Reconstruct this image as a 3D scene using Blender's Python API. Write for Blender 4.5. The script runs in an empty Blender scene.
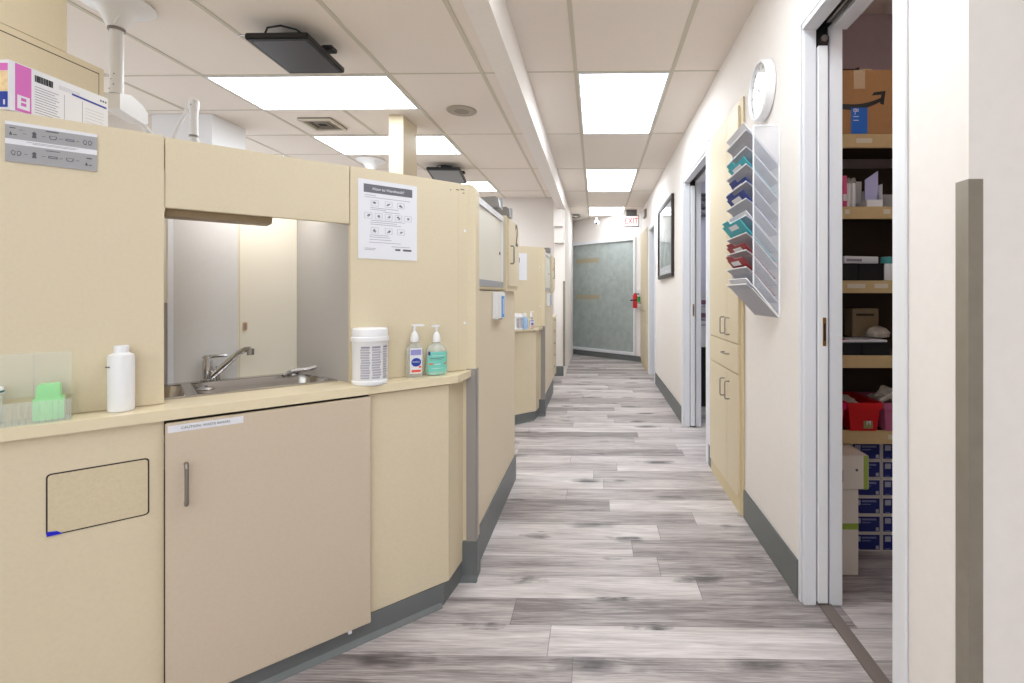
import bpy, bmesh, math, random
from mathutils import Vector, Matrix
random.seed(7)
SC = bpy.context.scene
C = SC.collection
R = math.radians
PI = math.pi

# ------------------------------------------------------------------ materials
def s2l(c):
    return tuple(((x/255)/12.92 if x/255 <= .04045 else ((x/255+.055)/1.055)**2.4) for x in c)
MATS = {}
def mat(name, rgb, rough=.5, metal=0., noise=0., nscale=60., bump=0., bscale=200., spec=.5,
        trans=0., alpha=1., ior=1.45, coat=0., emis=None, estr=0.):
    if name in MATS: return MATS[name]
    m = bpy.data.materials.new(name); m.use_nodes = True
    nt = m.node_tree; b = nt.nodes['Principled BSDF']
    col = (*s2l(rgb), 1)
    b.inputs['Base Color'].default_value = col
    b.inputs['Roughness'].default_value = rough
    b.inputs['Metallic'].default_value = metal
    b.inputs['Specular IOR Level'].default_value = spec
    b.inputs['IOR'].default_value = ior
    b.inputs['Transmission Weight'].default_value = trans
    b.inputs['Alpha'].default_value = alpha
    b.inputs['Coat Weight'].default_value = coat
    tc = nt.nodes.new('ShaderNodeTexCoord')
    if noise:
        n = nt.nodes.new('ShaderNodeTexNoise'); n.inputs['Scale'].default_value = nscale
        n.inputs['Detail'].default_value = 4
        nt.links.new(tc.outputs['Object'], n.inputs['Vector'])
        mr = nt.nodes.new('ShaderNodeMapRange')
        mr.inputs['From Min'].default_value = .3; mr.inputs['From Max'].default_value = .7
        mr.inputs['To Min'].default_value = 1-noise; mr.inputs['To Max'].default_value = 1+noise
        nt.links.new(n.outputs['Fac'], mr.inputs['Value'])
        mx = nt.nodes.new('ShaderNodeVectorMath'); mx.operation = 'SCALE'
        mx.inputs[0].default_value = col[:3]
        nt.links.new(mr.outputs[0], mx.inputs['Scale'])
        nt.links.new(mx.outputs[0], b.inputs['Base Color'])
    if bump:
        n2 = nt.nodes.new('ShaderNodeTexNoise'); n2.inputs['Scale'].default_value = bscale
        n2.inputs['Detail'].default_value = 3
        nt.links.new(tc.outputs['Object'], n2.inputs['Vector'])
        bp = nt.nodes.new('ShaderNodeBump'); bp.inputs['Strength'].default_value = bump
        bp.inputs['Distance'].default_value = .002
        nt.links.new(n2.outputs['Fac'], bp.inputs['Height'])
        nt.links.new(bp.outputs[0], b.inputs['Normal'])
    if emis:
        b.inputs['Emission Color'].default_value = (*s2l(emis), 1)
        b.inputs['Emission Strength'].default_value = estr
    MATS[name] = m
    return m

def floor_mat():
    m = bpy.data.materials.new('grey_oak_planks'); m.use_nodes = True
    nt = m.node_tree; N = nt.nodes; L = nt.links; b = N['Principled BSDF']
    def nd(t, **k):
        n = N.new(t)
        for a, v in k.items(): setattr(n, a, v)
        return n
    def mth(op, a, c=None, clamp=False):
        n = nd('ShaderNodeMath', operation=op); n.use_clamp = clamp
        for i, v in enumerate((a, c)):
            if v is None: continue
            if isinstance(v, (int, float)): n.inputs[i].default_value = v
            else: L.new(v, n.inputs[i])
        return n.outputs[0]
    tc = nd('ShaderNodeTexCoord'); sp = nd('ShaderNodeSeparateXYZ'); L.new(tc.outputs['Object'], sp.inputs[0])
    X, Y = sp.outputs[0], sp.outputs[1]
    ry = mth('DIVIDE', mth('ADD', Y, -.064), .1545)
    row = mth('FLOOR', ry); fy = mth('FRACT', ry)
    wr = nd('ShaderNodeTexWhiteNoise', noise_dimensions='1D'); L.new(row, wr.inputs['W'])
    cx = mth('DIVIDE', mth('ADD', X, mth('MULTIPLY', wr.outputs['Value'], 7.3)), 1.22)
    col = mth('FLOOR', cx); fx = mth('FRACT', cx)
    cid = nd('ShaderNodeCombineXYZ'); L.new(row, cid.inputs[0]); L.new(col, cid.inputs[1])
    wp = nd('ShaderNodeTexWhiteNoise', noise_dimensions='2D'); L.new(cid.outputs[0], wp.inputs['Vector'])
    pid = wp.outputs['Value']
    # streaky grain along X, different for every plank
    def grain(sx, sy, det, off, dist=0.):
        v = nd('ShaderNodeCombineXYZ')
        L.new(mth('MULTIPLY', X, sx), v.inputs[0]); L.new(mth('MULTIPLY', Y, sy), v.inputs[1])
        L.new(mth('MULTIPLY', pid, 37.+off), v.inputs[2])
        n = nd('ShaderNodeTexNoise'); n.inputs['Scale'].default_value = 1; n.inputs['Detail'].default_value = det
        n.inputs['Roughness'].default_value = .6; n.inputs['Distortion'].default_value = dist
        L.new(v.outputs[0], n.inputs['Vector']); return n.outputs['Fac']
    g1 = grain(2.2, 42, 9, 0, 2.0); g2 = grain(9, 260, 4, 5, .5); g3 = grain(1.1, 8, 5, 11, 1.6)
    cr = nd('ShaderNodeValToRGB'); e = cr.color_ramp.elements
    e[0].position = .25; e[0].color = (*s2l((122, 113, 112)), 1)
    e[1].position = .80; e[1].color = (*s2l((226, 218, 216)), 1)
    q = e.new(.5); q.color = (*s2l((184, 174, 172)), 1)
    f = mth('ADD', mth('MULTIPLY', g1, .50), mth('MULTIPLY', g2, .50))
    f = mth('ADD', f, mth('MULTIPLY', pid, .34))
    f = mth('ADD', f, -.185)
    f = mth('ADD', f, mth('MULTIPLY', mth('ADD', g3, -.5), .70))
    L.new(f, cr.inputs[0])
    # knots and dark cracks
    wob = nd('ShaderNodeTexNoise'); wob.inputs['Scale'].default_value = 9; wob.inputs['Detail'].default_value = 4
    L.new(tc.outputs['Object'], wob.inputs['Vector'])
    kv = nd('ShaderNodeCombineXYZ')
    L.new(mth('ADD', mth('MULTIPLY', X, 1.9), mth('MULTIPLY', mth('ADD', wob.outputs['Fac'], -.5), .55)), kv.inputs[0])
    L.new(mth('ADD', mth('MULTIPLY', Y, 6.4), mth('MULTIPLY', mth('ADD', g1, -.5), .9)), kv.inputs[1])
    vo = nd('ShaderNodeTexVoronoi', voronoi_dimensions='2D'); vo.inputs['Scale'].default_value = 1
    L.new(kv.outputs[0], vo.inputs['Vector'])
    sc_ = nd('ShaderNodeSeparateColor'); L.new(vo.outputs['Color'], sc_.inputs[0])
    rad = mth('ADD', mth('MULTIPLY', sc_.outputs[0], .22), .07)
    kd = mth('SUBTRACT', 1., mth('DIVIDE', vo.outputs['Distance'], rad), clamp=True)
    kf = mth('MULTIPLY', mth('MULTIPLY', mth('POWER', kd, .8), mth('LESS_THAN', sc_.outputs[1], .55)), mth('ADD', mth('MULTIPLY', sc_.outputs[2], .5), .75), clamp=True)
    kr = nd('ShaderNodeMath', operation='MULTIPLY'); L.new(kf, kr.inputs[0]); kr.inputs[1].default_value = 1.0
    mx = nd('ShaderNodeMix', data_type='RGBA'); L.new(kr.outputs[0], mx.inputs['Factor'])
    L.new(cr.outputs[0], mx.inputs['A']); mx.inputs['B'].default_value = (*s2l((84, 78, 79)), 1)
    # joints
    jy = mth('LESS_THAN', fy, .018); jx = mth('LESS_THAN', fx, .0024)
    j = mth('MULTIPLY', mth('MAXIMUM', jy, jx), .62)
    m2 = nd('ShaderNodeMix', data_type='RGBA'); L.new(j, m2.inputs['Factor'])
    L.new(mx.outputs['Result'], m2.inputs['A']); m2.inputs['B'].default_value = (*s2l((96, 90, 88)), 1)
    L.new(m2.outputs['Result'], b.inputs['Base Color'])
    b.inputs['Roughness'].default_value = .42
    b.inputs['Specular IOR Level'].default_value = .4
    bp = nd('ShaderNodeBump'); bp.inputs['Strength'].default_value = .12; bp.inputs['Distance'].default_value = .002
    L.new(g1, bp.inputs['Height']); L.new(bp.outputs[0], b.inputs['Normal'])
    return m

def glass_rain_mat():
    m = mat('rain_glass', (182, 190, 187), .25, trans=.15, spec=.7, noise=.10, nscale=9)
    nt = m.node_tree; N = nt.nodes; L = nt.links; b = N['Principled BSDF']
    tc = N.new('ShaderNodeTexCoord'); mp = N.new('ShaderNodeMapping'); mp.inputs['Scale'].default_value = (38, 38, 9)
    L.new(tc.outputs['Object'], mp.inputs[0])
    v = N.new('ShaderNodeTexNoise'); v.inputs['Scale'].default_value = 1; v.inputs['Detail'].default_value = 2
    v.inputs['Distortion'].default_value = 1.5
    L.new(mp.outputs[0], v.inputs['Vector'])
    bp = N.new('ShaderNodeBump'); bp.inputs['Strength'].default_value = .8; bp.inputs['Distance'].default_value = .01
    L.new(v.outputs['Fac'], bp.inputs['Height']); L.new(bp.outputs[0], b.inputs['Normal'])
    return m

M_floor = floor_mat()
M_ceil = mat('ceiling_tile', (236, 226, 217), .95, noise=.02, nscale=250, bump=.2, bscale=300)
M_tbar = mat('ceiling_tbar', (206, 198, 182), .6)
M_wall = mat('wall_paint', (240, 233, 228), .75, noise=.012, nscale=30, bump=.15, bscale=400)
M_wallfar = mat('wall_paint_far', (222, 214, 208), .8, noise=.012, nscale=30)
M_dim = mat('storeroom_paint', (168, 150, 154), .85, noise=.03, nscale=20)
M_white = mat('white_trim', (234, 234, 238), .4)
M_beige = mat('beige_laminate', (221, 206, 177), .48, noise=.02, nscale=120, bump=.06, bscale=500)
M_beige2 = mat('beige_laminate_edge', (214, 196, 156), .5)
M_pinkb = mat('pinkish_beige_laminate', (208, 191, 169), .5, noise=.02, nscale=120)
M_grlam = mat('pale_grey_laminate', (214, 211, 208), .4, noise=.01, nscale=80)
M_grlam2 = mat('mid_grey_laminate', (182, 177, 172), .4, noise=.01, nscale=80)
M_crlam = mat('cream_laminate', (228, 220, 204), .42)
M_top = mat('counter_laminate', (232, 216, 184), .3, noise=.012, nscale=90)
M_kick = mat('grey_vinyl_base', (108, 111, 111), .45, noise=.04, nscale=25)
M_dark = mat('shadow_gap', (60, 50, 38), .8)
M_steel = mat('stainless_steel', (200, 196, 192), .25, metal=1.)
M_steel2 = mat('brushed_steel', (150, 144, 140), .42, metal=.9)
M_chrome = mat('chrome', (200, 200, 202), .12, metal=1.)
M_alu = mat('aluminium_track', (176, 176, 182), .4, metal=.7)
M_guard = mat('taupe_corner_guard', (150, 142, 130), .35, metal=.35, noise=.06, nscale=15)
M_guard2 = mat('grey_corner_guard', (158, 152, 148), .4, metal=.2)
M_black = mat('black_plastic', (26, 26, 28), .35)
M_screen = mat('screen_glass', (52, 54, 58), .25)
M_screen2 = mat('screen_grey', (120, 120, 122), .3)
M_plw = mat('white_plastic', (240, 239, 240), .35)
M_paper = mat('white_paper', (232, 231, 236), .7)
M_print = mat('grey_print', (92, 92, 98), .7)
M_printl = mat('light_grey_print', (150, 148, 158), .7)
M_grey = mat('sign_grey', (168, 166, 168), .6)
M_light = mat('diffuser_on', (255, 255, 255), .5, emis=(240, 249, 255), estr=7.6)
M_brass = mat('brass', (168, 130, 70), .35, metal=.9)
M_clear = mat('clear_acrylic', (244, 250, 244), .08, spec=.3, alpha=.16)
M_green = mat('pale_green_plastic', (165, 232, 165), .4)
M_pet = mat('clear_bottle', (240, 240, 232), .1, spec=.5, alpha=.30)
M_teal = mat('teal_liquid', (110, 222, 200), .15)
M_teall = mat('teal_label', (120, 205, 190), .4)
M_blue = mat('blue_print', (30, 60, 160), .4)
M_navy = mat('navy_carton', (22, 34, 110), .5)
M_lblue = mat('light_blue_label', (60, 150, 225), .4)
M_red = mat('red_plastic', (205, 22, 30), .35)
M_dred = mat('dark_red_folder', (150, 38, 44), .5)
M_pink = mat('pink_print', (214, 108, 188), .5)
M_rose = mat('dusty_pink_plastic', (190, 100, 135), .4)
M_tealf = mat('teal_folder', (62, 176, 190), .45)
M_navyf = mat('navy_folder', (34, 58, 140), .45)
M_card = mat('cardboard', (178, 132, 88), .8, noise=.04, nscale=40)
M_tape = mat('packing_tape', (196, 164, 124), .3)
M_shelf = mat('tan_shelf_edge', (208, 180, 132), .6, noise=.03, nscale=30)
M_brown = mat('dark_brown_panel', (74, 58, 46), .8)
M_olive = mat('khaki_label', (150, 140, 92), .6)
M_tan = mat('tan_vinyl_band', (172, 160, 134), .6)
M_glass = mat('picture_glass', (205, 212, 208), .06, spec=.8, coat=.6)
M_frame = mat('dark_wood_frame', (52, 40, 36), .35)
M_mesh = mat('white_wire_mesh', (226, 226, 234), .45, alpha=.24)
M_meshs = mat('white_wire_mesh_tray', (186, 186, 196), .45, alpha=.85)
M_frost = mat('crinkled_plastic', (196, 184, 172), .3, noise=.25, nscale=25, bump=.9, bscale=30)
M_lime = mat('lime_stripe', (150, 170, 70), .6)
M_vent = mat('taupe_vent', (150, 140, 126), .6)
M_redtxt = mat('red_letters', (225, 60, 70), .5, emis=(255, 60, 60), estr=.5)
M_signf = mat('exit_sign_face', (246, 228, 228), .5, emis=(255, 235, 235), estr=.35)
M_fold = mat('mauve_stack', (130, 92, 104), .7)

# ------------------------------------------------------------------ geometry helpers
class MB:
    def __init__(s): s.bm = bmesh.new(); s.mats = []
    def mi(s, m):
        if m not in s.mats: s.mats.append(m)
        return s.mats.index(m)
    def _add(s, tmp, m, M=None):
        i = s.mi(m)
        for f in tmp.faces: f.material_index = i
        if M is not None: tmp.transform(M)
        me = bpy.data.meshes.new('t'); tmp.to_mesh(me); tmp.free()
        s.bm.from_mesh(me); bpy.data.meshes.remove(me)
    def box(s, x0, x1, y0, y1, z0, z1, m, bev=0., M=None, seg=2):
        t = bmesh.new(); bmesh.ops.create_cube(t, size=1)
        sx, sy, sz = abs(x1-x0), abs(y1-y0), abs(z1-z0)
        for v in t.verts: v.co = Vector(((x0+x1)/2+v.co.x*sx, (y0+y1)/2+v.co.y*sy, (z0+z1)/2+v.co.z*sz))
        if bev: bmesh.ops.bevel(t, geom=t.edges[:], offset=min(bev, min(sx, sy, sz)*.45), segments=seg, affect='EDGES')
        s._add(t, m, M); return s
    def cyl(s, p, r, h, m, r2=None, seg=24, M=None, axis='Z', bev=0.):
        t = bmesh.new(); bmesh.ops.create_cone(t, cap_ends=True, segments=seg, radius1=r, radius2=r if r2 is None else r2, depth=h)
        bmesh.ops.translate(t, vec=(0, 0, h/2), verts=t.verts)
        if bev:
            es = [e for e in t.edges if len(e.link_faces) == 2 and any(len(f.verts) > 4 for f in e.link_faces)]
            bmesh.ops.bevel(t, geom=es, offset=bev, segments=2, affect='EDGES')
        A = Matrix.Translation(p)
        if axis == 'X': A = A @ Matrix.Rotation(PI/2, 4, 'Y')
        if axis == 'Y': A = A @ Matrix.Rotation(-PI/2, 4, 'X')
        t.transform(A); s._add(t, m, M); return s
    def lathe(s, prof, m, p=(0, 0, 0), seg=28, sc=(1, 1), M=None):
        t = bmesh.new(); rings = []
        for r, z in prof:
            rings.append([t.verts.new((p[0]+r*sc[0]*math.cos(2*PI*k/seg), p[1]+r*sc[1]*math.sin(2*PI*k/seg), p[2]+z)) for k in range(seg)])
        for a, b in zip(rings, rings[1:]):
            for k in range(seg): t.faces.new((a[k], a[(k+1) % seg], b[(k+1) % seg], b[k]))
        t.faces.new(rings[0][::-1]); t.faces.new(rings[-1])
        s._add(t, m, M); return s
    def tube(s, pts, r, m, seg=10, M=None):
        t = bmesh.new(); pts = [Vector(p) for p in pts]; rings = []
        rr = r if isinstance(r, (list, tuple)) else [r]*len(pts)
        u = None
        for i, p in enumerate(pts):
            d = (pts[min(i+1, len(pts)-1)]-pts[max(i-1, 0)]).normalized()
            if u is None:
                u = d.cross(Vector((0, 0, 1)))
                if u.length < 1e-3: u = d.cross(Vector((0, 1, 0)))
            else: u = u-d*u.dot(d)
            u.normalize(); w = d.cross(u)
            rings.append([t.verts.new(p+(u*math.cos(2*PI*k/seg)+w*math.sin(2*PI*k/seg))*rr[i]) for k in range(seg)])
        for a, b in zip(rings, rings[1:]):
            for k in range(seg): t.faces.new((a[k], a[(k+1) % seg], b[(k+1) % seg], b[k]))
        t.faces.new(rings[0][::-1]); t.faces.new(rings[-1]); bmesh.ops.recalc_face_normals(t, faces=t.faces)
        s._add(t, m, M); return s
    def prism(s, poly, axis, a, b, m, M=None):
        """poly = 2D outline; axis X: poly in (y,z); Y: (x,z); Z: (x,y)."""
        t = bmesh.new()
        def mk(p, q):
            return {'X': (q, p[0], p[1]), 'Y': (p[0], q, p[1]), 'Z': (p[0], p[1], q)}[axis]
        A = [t.verts.new(mk(p, a)) for p in poly]; B = [t.verts.new(mk(p, b)) for p in poly]
        t.faces.new(A); t.faces.new(B[::-1]); n = len(poly)
        for k in range(n): t.faces.new((A[k], B[k], B[(k+1) % n], A[(k+1) % n]))
        bmesh.ops.recalc_face_normals(t, faces=t.faces)
        s._add(t, m, M); return s
    def build(s, name, parent=None, smooth=False, origin=None):
        me = bpy.data.meshes.new(name)
        if origin: s.bm.transform(Matrix.Translation([-a for a in origin]))
        s.bm.to_mesh(me); s.bm.free()
        for m in s.mats: me.materials.append(m)
        if smooth:
            for p in me.polygons: p.use_smooth = True
            try: me.set_sharp_from_angle(angle=R(35))
            except Exception: pass
        o = bpy.data.objects.new(name, me); C.objects.link(o)
        if origin: o.location = origin
        if parent: o.parent = parent
        return o

def thing(name, label, cat, loc=(0, 0, 0), rz=0., group=None):
    o = bpy.data.objects.new(name, None); C.objects.link(o)
    o.location = loc; o.rotation_euler = (0, 0, rz); o.empty_display_size = .1
    o['label'] = label; o['category'] = cat
    if group: o['group'] = group
    return o
def tag(o, label, cat, group=None):
    o['label'] = label; o['category'] = cat
    if group: o['group'] = group
    return o
def struct(o): o['kind'] = 'structure'; return o
def children(o): return [c for c in bpy.data.objects if c.parent is o]
def copy_tree(o, parent=None):
    c = o.copy(); C.objects.link(c)
    if parent: c.parent = parent
    for ch in children(o): copy_tree(ch, c)
    return c
def dup(o, dv, label, group=None):
    c = copy_tree(o); c.location = Vector(o.location)+Vector(dv); c['label'] = label
    if group: c['group'] = group
    return c
def lettering(txt, size, m, M, name='lettering', parent=None, ext=.0006, align='CENTER', sx=1.):
    cu = bpy.data.curves.new('txt', 'FONT'); cu.body = txt; cu.size = size; cu.extrude = ext
    cu.align_x = align; cu.align_y = 'CENTER'
    o = bpy.data.objects.new('txt', cu); C.objects.link(o)
    dg = bpy.context.evaluated_depsgraph_get()
    me = bpy.data.meshes.new_from_object(o.evaluated_get(dg)); bpy.data.objects.remove(o)
    me.transform(M @ Matrix.Scale(sx, 4, (1, 0, 0))); me.materials.clear(); me.materials.append(m)
    t = bpy.data.objects.new(name, me); C.objects.link(t)
    if parent: t.parent = parent
    return t
# text matrix facing local -Y (x right, z up)
def Ty(x, y, z): return Matrix.Translation((x, y, z)) @ Matrix.Rotation(PI/2, 4, 'X')
# text facing +X  (reads towards +Y)
def Tx(x, y, z): return Matrix.Translation((x, y, z)) @ Matrix.Rotation(PI/2, 4, 'Z') @ Matrix.Rotation(PI/2, 4, 'X')

H = 2.59        # ceiling height
# ================================================================== SETTING
struct(MB().box(-4.4, 3.6, -2.9, 10.6, -.05, 0, M_floor).build('floor'))
# ceiling slab with suspended grid
c = MB(); c.box(-4.4, 3.6, -2.9, 10.6, H, H+.06, M_ceil)
tb = .024; zb = H-.004
ys_l = [3.2+.61*k for k in range(-9, 7)]
def barx(x, y0, y1): c.box(x-tb/2, x+tb/2, y0, y1, zb, H, M_tbar)
def bary(y, x0, x1, w=.012): c.box(x0, x1, y-w/2, y+w/2, zb+.001, H, M_tbar)
for x in (-3.78, -3.17, -2.56, -1.34, -.73): barx(x, -2.7, 7.33)
barx(-1.95, -2.7, 3.2); barx(-1.95, 3.81, 4.42); barx(-1.95, 5.03, 6.25); barx(-1.95, 6.86, 7.33)
for k in range(-5, 4):
    y = 3.2+1.22*k; bary(y, -4.2, -.55)
for y in (3.81, 5.03, 6.25, 6.86): bary(y, -2.56, -1.34)
bary(3.81, -4.2, -2.56); bary(5.03, -4.2, -2.56)
for x in (-.13, .485): barx(x, -2.7, 10.3)
for k in range(-5, 6): bary(3.19+1.235*k, -.44, .78)
struct(c.build('ceiling'))

# right wall of the corridor, with three openings (thickness .15)
w = MB(); X0, X1 = .78, .93
for y0, y1 in ((1.06, 1.315), (1.91, 3.50), (4.44, 6.60), (7.34, 8.75)): w.box(X0, X1, y0, y1, 0, H, M_wall)
for y0, y1, z in ((1.315, 1.91, 2.18), (3.50, 4.44, 2.175), (6.60, 7.34, 2.11)): w.box(X0, X1, y0, y1, z, H, M_wall)
struct(w.build('wall_right'))
M_wall2 = mat('wall_paint_warm', (232, 220, 214), .75, noise=.012, nscale=30, bump=.15, bscale=400)
struct(MB().box(.932, 3.4, 1.062, 1.17, 0, H, M_wall).build('wall_entry'))
M_outg = mat('window_glass', (240, 245, 250), .02, trans=1., ior=1.01, alpha=.12)
wb_ = MB()
for q_ in ((-4.4, -1.9, 0, H), (1.9, 3.6, 0, H), (-1.9, 1.9, 0, .7), (-1.9, 1.9, 2.4, H)): wb_.box(q_[0], q_[1], -2.9, -2.78, q_[2], q_[3], M_wall)
struct(wb_.build('wall_back'))
wl_ = MB()
for q_ in ((-2.78, -.4, 0, H), (6.8, 7.33, 0, H), (-.4, 6.8, 0, .7), (-.4, 6.8, 2.35, H)): wl_.box(-4.3, -4.2, q_[0], q_[1], q_[2], q_[3], M_wall)
struct(wl_.build('wall_left'))
wn = MB()
for q_ in ((-1.9, -1.84), (-.03, .03), (1.84, 1.9)): wn.box(q_[0], q_[1], -2.86, -2.80, .7, 2.4, M_white)
wn.box(-1.84, 1.84, -2.86, -2.80, .7, .76, M_white).box(-1.84, 1.84, -2.86, -2.80, 2.34, 2.4, M_white)
added_win2 = struct(wn.build('window_2_added'))  # unseen window, added to let fill light in behind the camera
wn = MB()
for q_ in (-.4, 2.0, 4.4, 6.74): wn.box(-4.28, -4.22, q_, q_+.06, .7, 2.35, M_white)
wn.box(-4.28, -4.22, -.34, 6.74, .7, .76, M_white).box(-4.28, -4.22, -.34, 6.74, 2.29, 2.35, M_white)
added_win3 = struct(wn.build('window_3_added'))  # unseen bay windows, added to let fill light in from the left
struct(MB().box(3.4, 3.5, -2.78, 8.7, 0, H, M_wall).build('wall_outer'))
struct(MB().box(-4.2, -.6, 7.34, 7.46, 0, H, M_wallfar).build('wall_far'))
struct(MB().box(-3.5, -3.02, 3.88, 4.26, 0, H-.002, M_white).build('wall_stub'))
struct(MB().box(-4.2, -3.505, 3.9, 4.0, 0, H-.002, M_wallfar).build('wall_alcove'))
# corridor narrowing post beyond the last bay
p = MB(); p.box(-.6, -.445, 7.13, 9.80, 0, H-.001, M_wall)
struct(p.build('wall_pier'))
# ceiling bulkhead running along the corridor
struct(MB().box(-.55, -.44, -2.7, 7.128, 2.37, H-.001, M_wall).build('trim_1'))
# far angled wall with the big rain-glass window
FA = Vector((.80, 8.60, 0)); fd = Vector((-1.29, 1.19, 0)).normalized(); ang = math.atan2(fd.y, fd.x)
MF = Matrix.Translation(FA) @ Matrix.Rotation(ang, 4, 'Z')       # local x along wall towards the left, y = towards camera? 
fl = 1.85
wf = MB()
w0, w1, wz0, wz1 = .14, 1.76, .10, 2.16
for a in ((0, w0, 0, H), (w1, fl, 0, H), (w0, w1, 0, wz0), (w0, w1, wz1, H)):
    wf.box(a[0], a[1], -.12, 0, a[2], a[3]-.001, M_wall, M=MF)
struct(wf.build('wall_end'))
# window: frame + pane
wi = MB(); t = .05
for a in ((w0, w0+t, wz0, wz1), (w1-t, w1, wz0, wz1), (w0+t, w1-t, wz0, wz0+t), (w0+t, w1-t, wz1-t, wz1)):
    wi.box(a[0], a[1], -.04, .025, a[2], a[3], M_white, bev=.004, M=MF)
win = struct(wi.build('window_1'))
pane = MB().box(w0+t, w1-t, -.02, -.012, wz0+t, wz1-t, glass_rain_mat(), M=MF).build('glass_pane', win)
bd = MB()
for z in (1.76, 1.07): bd.box(1.02, w1-.13, -.0115, -.010, z, z+.085, M_tan, M=MF)
bd.build('tan_band', win)['label'] = 'pair of tan vinyl bands'
# room behind the glass
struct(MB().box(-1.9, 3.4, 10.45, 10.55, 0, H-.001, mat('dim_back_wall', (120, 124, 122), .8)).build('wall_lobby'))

# baseboards
def bb(name, x0, x1, y0, y1, z=.148): return struct(MB().box(x0, x1, y0, y1, .0, z, M_kick, bev=.003).build(name))
bb('baseboard_right', .770, .779, 1.931, 2.63)
bb('baseboard_right', .770, .779, 3.36, 3.44)
bb('baseboard_right', .770, .779, 4.50, 6.53)
bb('baseboard_pier', -.60, -.463, 7.118, 7.129, .14)
struct(MB().box(0.0, fl, .002, .014, 0, .095, M_kick, M=MF).build('baseboard_end'))
struct(MB().box(-4.19, -.602, 7.326, 7.338, 0, .14, M_kick).build('baseboard_far'))

# door trims: split jambs and casings ------------------------------------------------
def jambset(y, ztop, name='trim_2'):
    j = MB()
    j.box(.780, .827, y-.018, y, 0, ztop, M_white, bev=.003)
    j.box(.877, .925, y-.018, y, 0, ztop, M_white, bev=.003)
    j.box(.827, .877, y-.0005, y, 0, ztop, M_black)
    return j
j = jambset(1.909, 2.18)
j.box(.774, .829, 1.302, 1.891, 2.162, 2.18, M_white); j.box(.880, .940, 1.302, 1.891, 2.162, 2.18, M_white)
j.box(.829, .880, 1.302, 1.909, 2.1795, 2.182, M_black)
j.box(.846, .856, 1.302, 1.85, 2.166, 2.179, M_steel2); j.box(.862, .866, 1.302, 1.85, 2.166, 2.179, M_steel2)
j.box(.774, .7795, 1.909, 1.93, 0, 2.215, M_white, bev=.003)           # far casing
j.box(.772, .779, 1.318, 1.909, 2.18, 2.215, M_white, bev=.003)
j.box(.772, .779, 1.262, 1.318, 0, 2.215, M_white, bev=.002)           # near casing
struct(j.build('trim_2'))
j = jambset(4.438, 2.17)
j.box(.774, .829, 3.502, 4.42, 2.152, 2.17, M_white); j.box(.880, .940, 3.502, 4.42, 2.152, 2.17, M_white)
j.box(.829, .880, 3.502, 4.438, 2.1695, 2.172, M_black)
j.box(.766, .779, 4.438, 4.50, 0, 2.235, M_white, bev=.003)
j.box(.766, .779, 3.505, 4.438, 2.17, 2.235, M_white, bev=.003)
j.box(.766, .779, 3.445, 3.505, 0, 2.235, M_white, bev=.003)
j.box(.780, .940, 3.502, 3.515, 0, 2.15, M_white)
struct(j.build('trim_3'))
j = MB()
j.box(.774, .94, 7.31, 7.338, 0, 2.11, M_white); j.box(.774, .94, 6.602, 7.31, 2.09, 2.109, M_white)
j.box(.768, .779, 7.338, 7.40, 0, 2.17, M_white); j.box(.768, .779, 6.535, 7.338, 2.11, 2.17, M_white)
j.box(.768, .779, 6.535, 6.60, 0, 2.11, M_white); j.box(.774, .94, 6.602, 6.625, 0, 2.09, M_white)
struct(j.build('trim_4'))
# pocket doors, slid into the wall: only the leading edge shows
for y, n in ((1.885, 1), (4.40, 2)):
    d = struct(MB().box(.831, .868, y, y+.022, .012, 2.10 if n == 1 else 2.12, M_plw, bev=.002).build('door_%d' % n))
    pl = MB(); pl.box(.8475, .8605, y-.002, y, .975, 1.082, M_brass, bev=.002); pl.box(.851, .857, y-.0035, y-.002, .995, 1.06, M_frame)
    pl.build('edge_pull', d)
    if n == 1:
        MB().box(.838, .868, y-.01, y+.03, 2.105, 2.135, M_frame, bev=.004).cyl((.85, y-.012, 2.122), .012, .02, M_steel2, axis='Y').build('roller_hanger', d)
# threshold strip in the store doorway
struct(MB().box(.835, .885, 1.0, 1.90, 0, .006, mat('brown_threshold', (122, 110, 104), .5), bev=.002).build('trim_5'))

# closet (store room) shell
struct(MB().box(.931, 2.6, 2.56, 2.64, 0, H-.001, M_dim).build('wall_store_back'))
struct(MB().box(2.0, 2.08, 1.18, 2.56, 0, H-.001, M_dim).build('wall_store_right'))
# room behind the second doorway
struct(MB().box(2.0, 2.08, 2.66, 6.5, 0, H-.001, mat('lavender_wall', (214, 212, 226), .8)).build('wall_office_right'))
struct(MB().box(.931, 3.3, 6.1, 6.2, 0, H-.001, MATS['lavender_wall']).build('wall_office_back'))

# ================================================================== CEILING FIXTURES
def troffer(x0, x1, y0, y1, label, group='flat ceiling light panels'):
    t = thing('ceiling_light', label, 'light', ((x0+x1)/2, (y0+y1)/2, H), group=group)
    hx, hy = (x1-x0)/2-.012, (y1-y0)/2-.012
    f = MB()
    for a in ((-hx, -hx+.012, -hy, hy), (hx-.012, hx, -hy, hy), (-hx+.012, hx-.012, -hy, -hy+.012), (-hx+.012, hx-.012, hy-.012, hy)):
        f.box(*a, -.008, -.001, M_white)
    f.build('frame', t)
    MB().box(-hx+.013, hx-.013, -hy+.013, hy-.013, -.006, -.002, M_light).build('diffuser', t)
troffer(-2.56, -1.34, 3.2, 3.81, 'wide lit ceiling panel above the sink wall, the largest on the left side')
troffer(-2.56, -1.34, 4.43, 5.04, 'lit ceiling panel behind the square beige post')
troffer(-2.56, -1.34, 6.26, 6.86, 'farthest lit ceiling panel on the left, beyond the small ceiling monitor')
troffer(-.13, .485, 3.19, 4.425, 'nearest long lit ceiling panel over the corridor')
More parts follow.
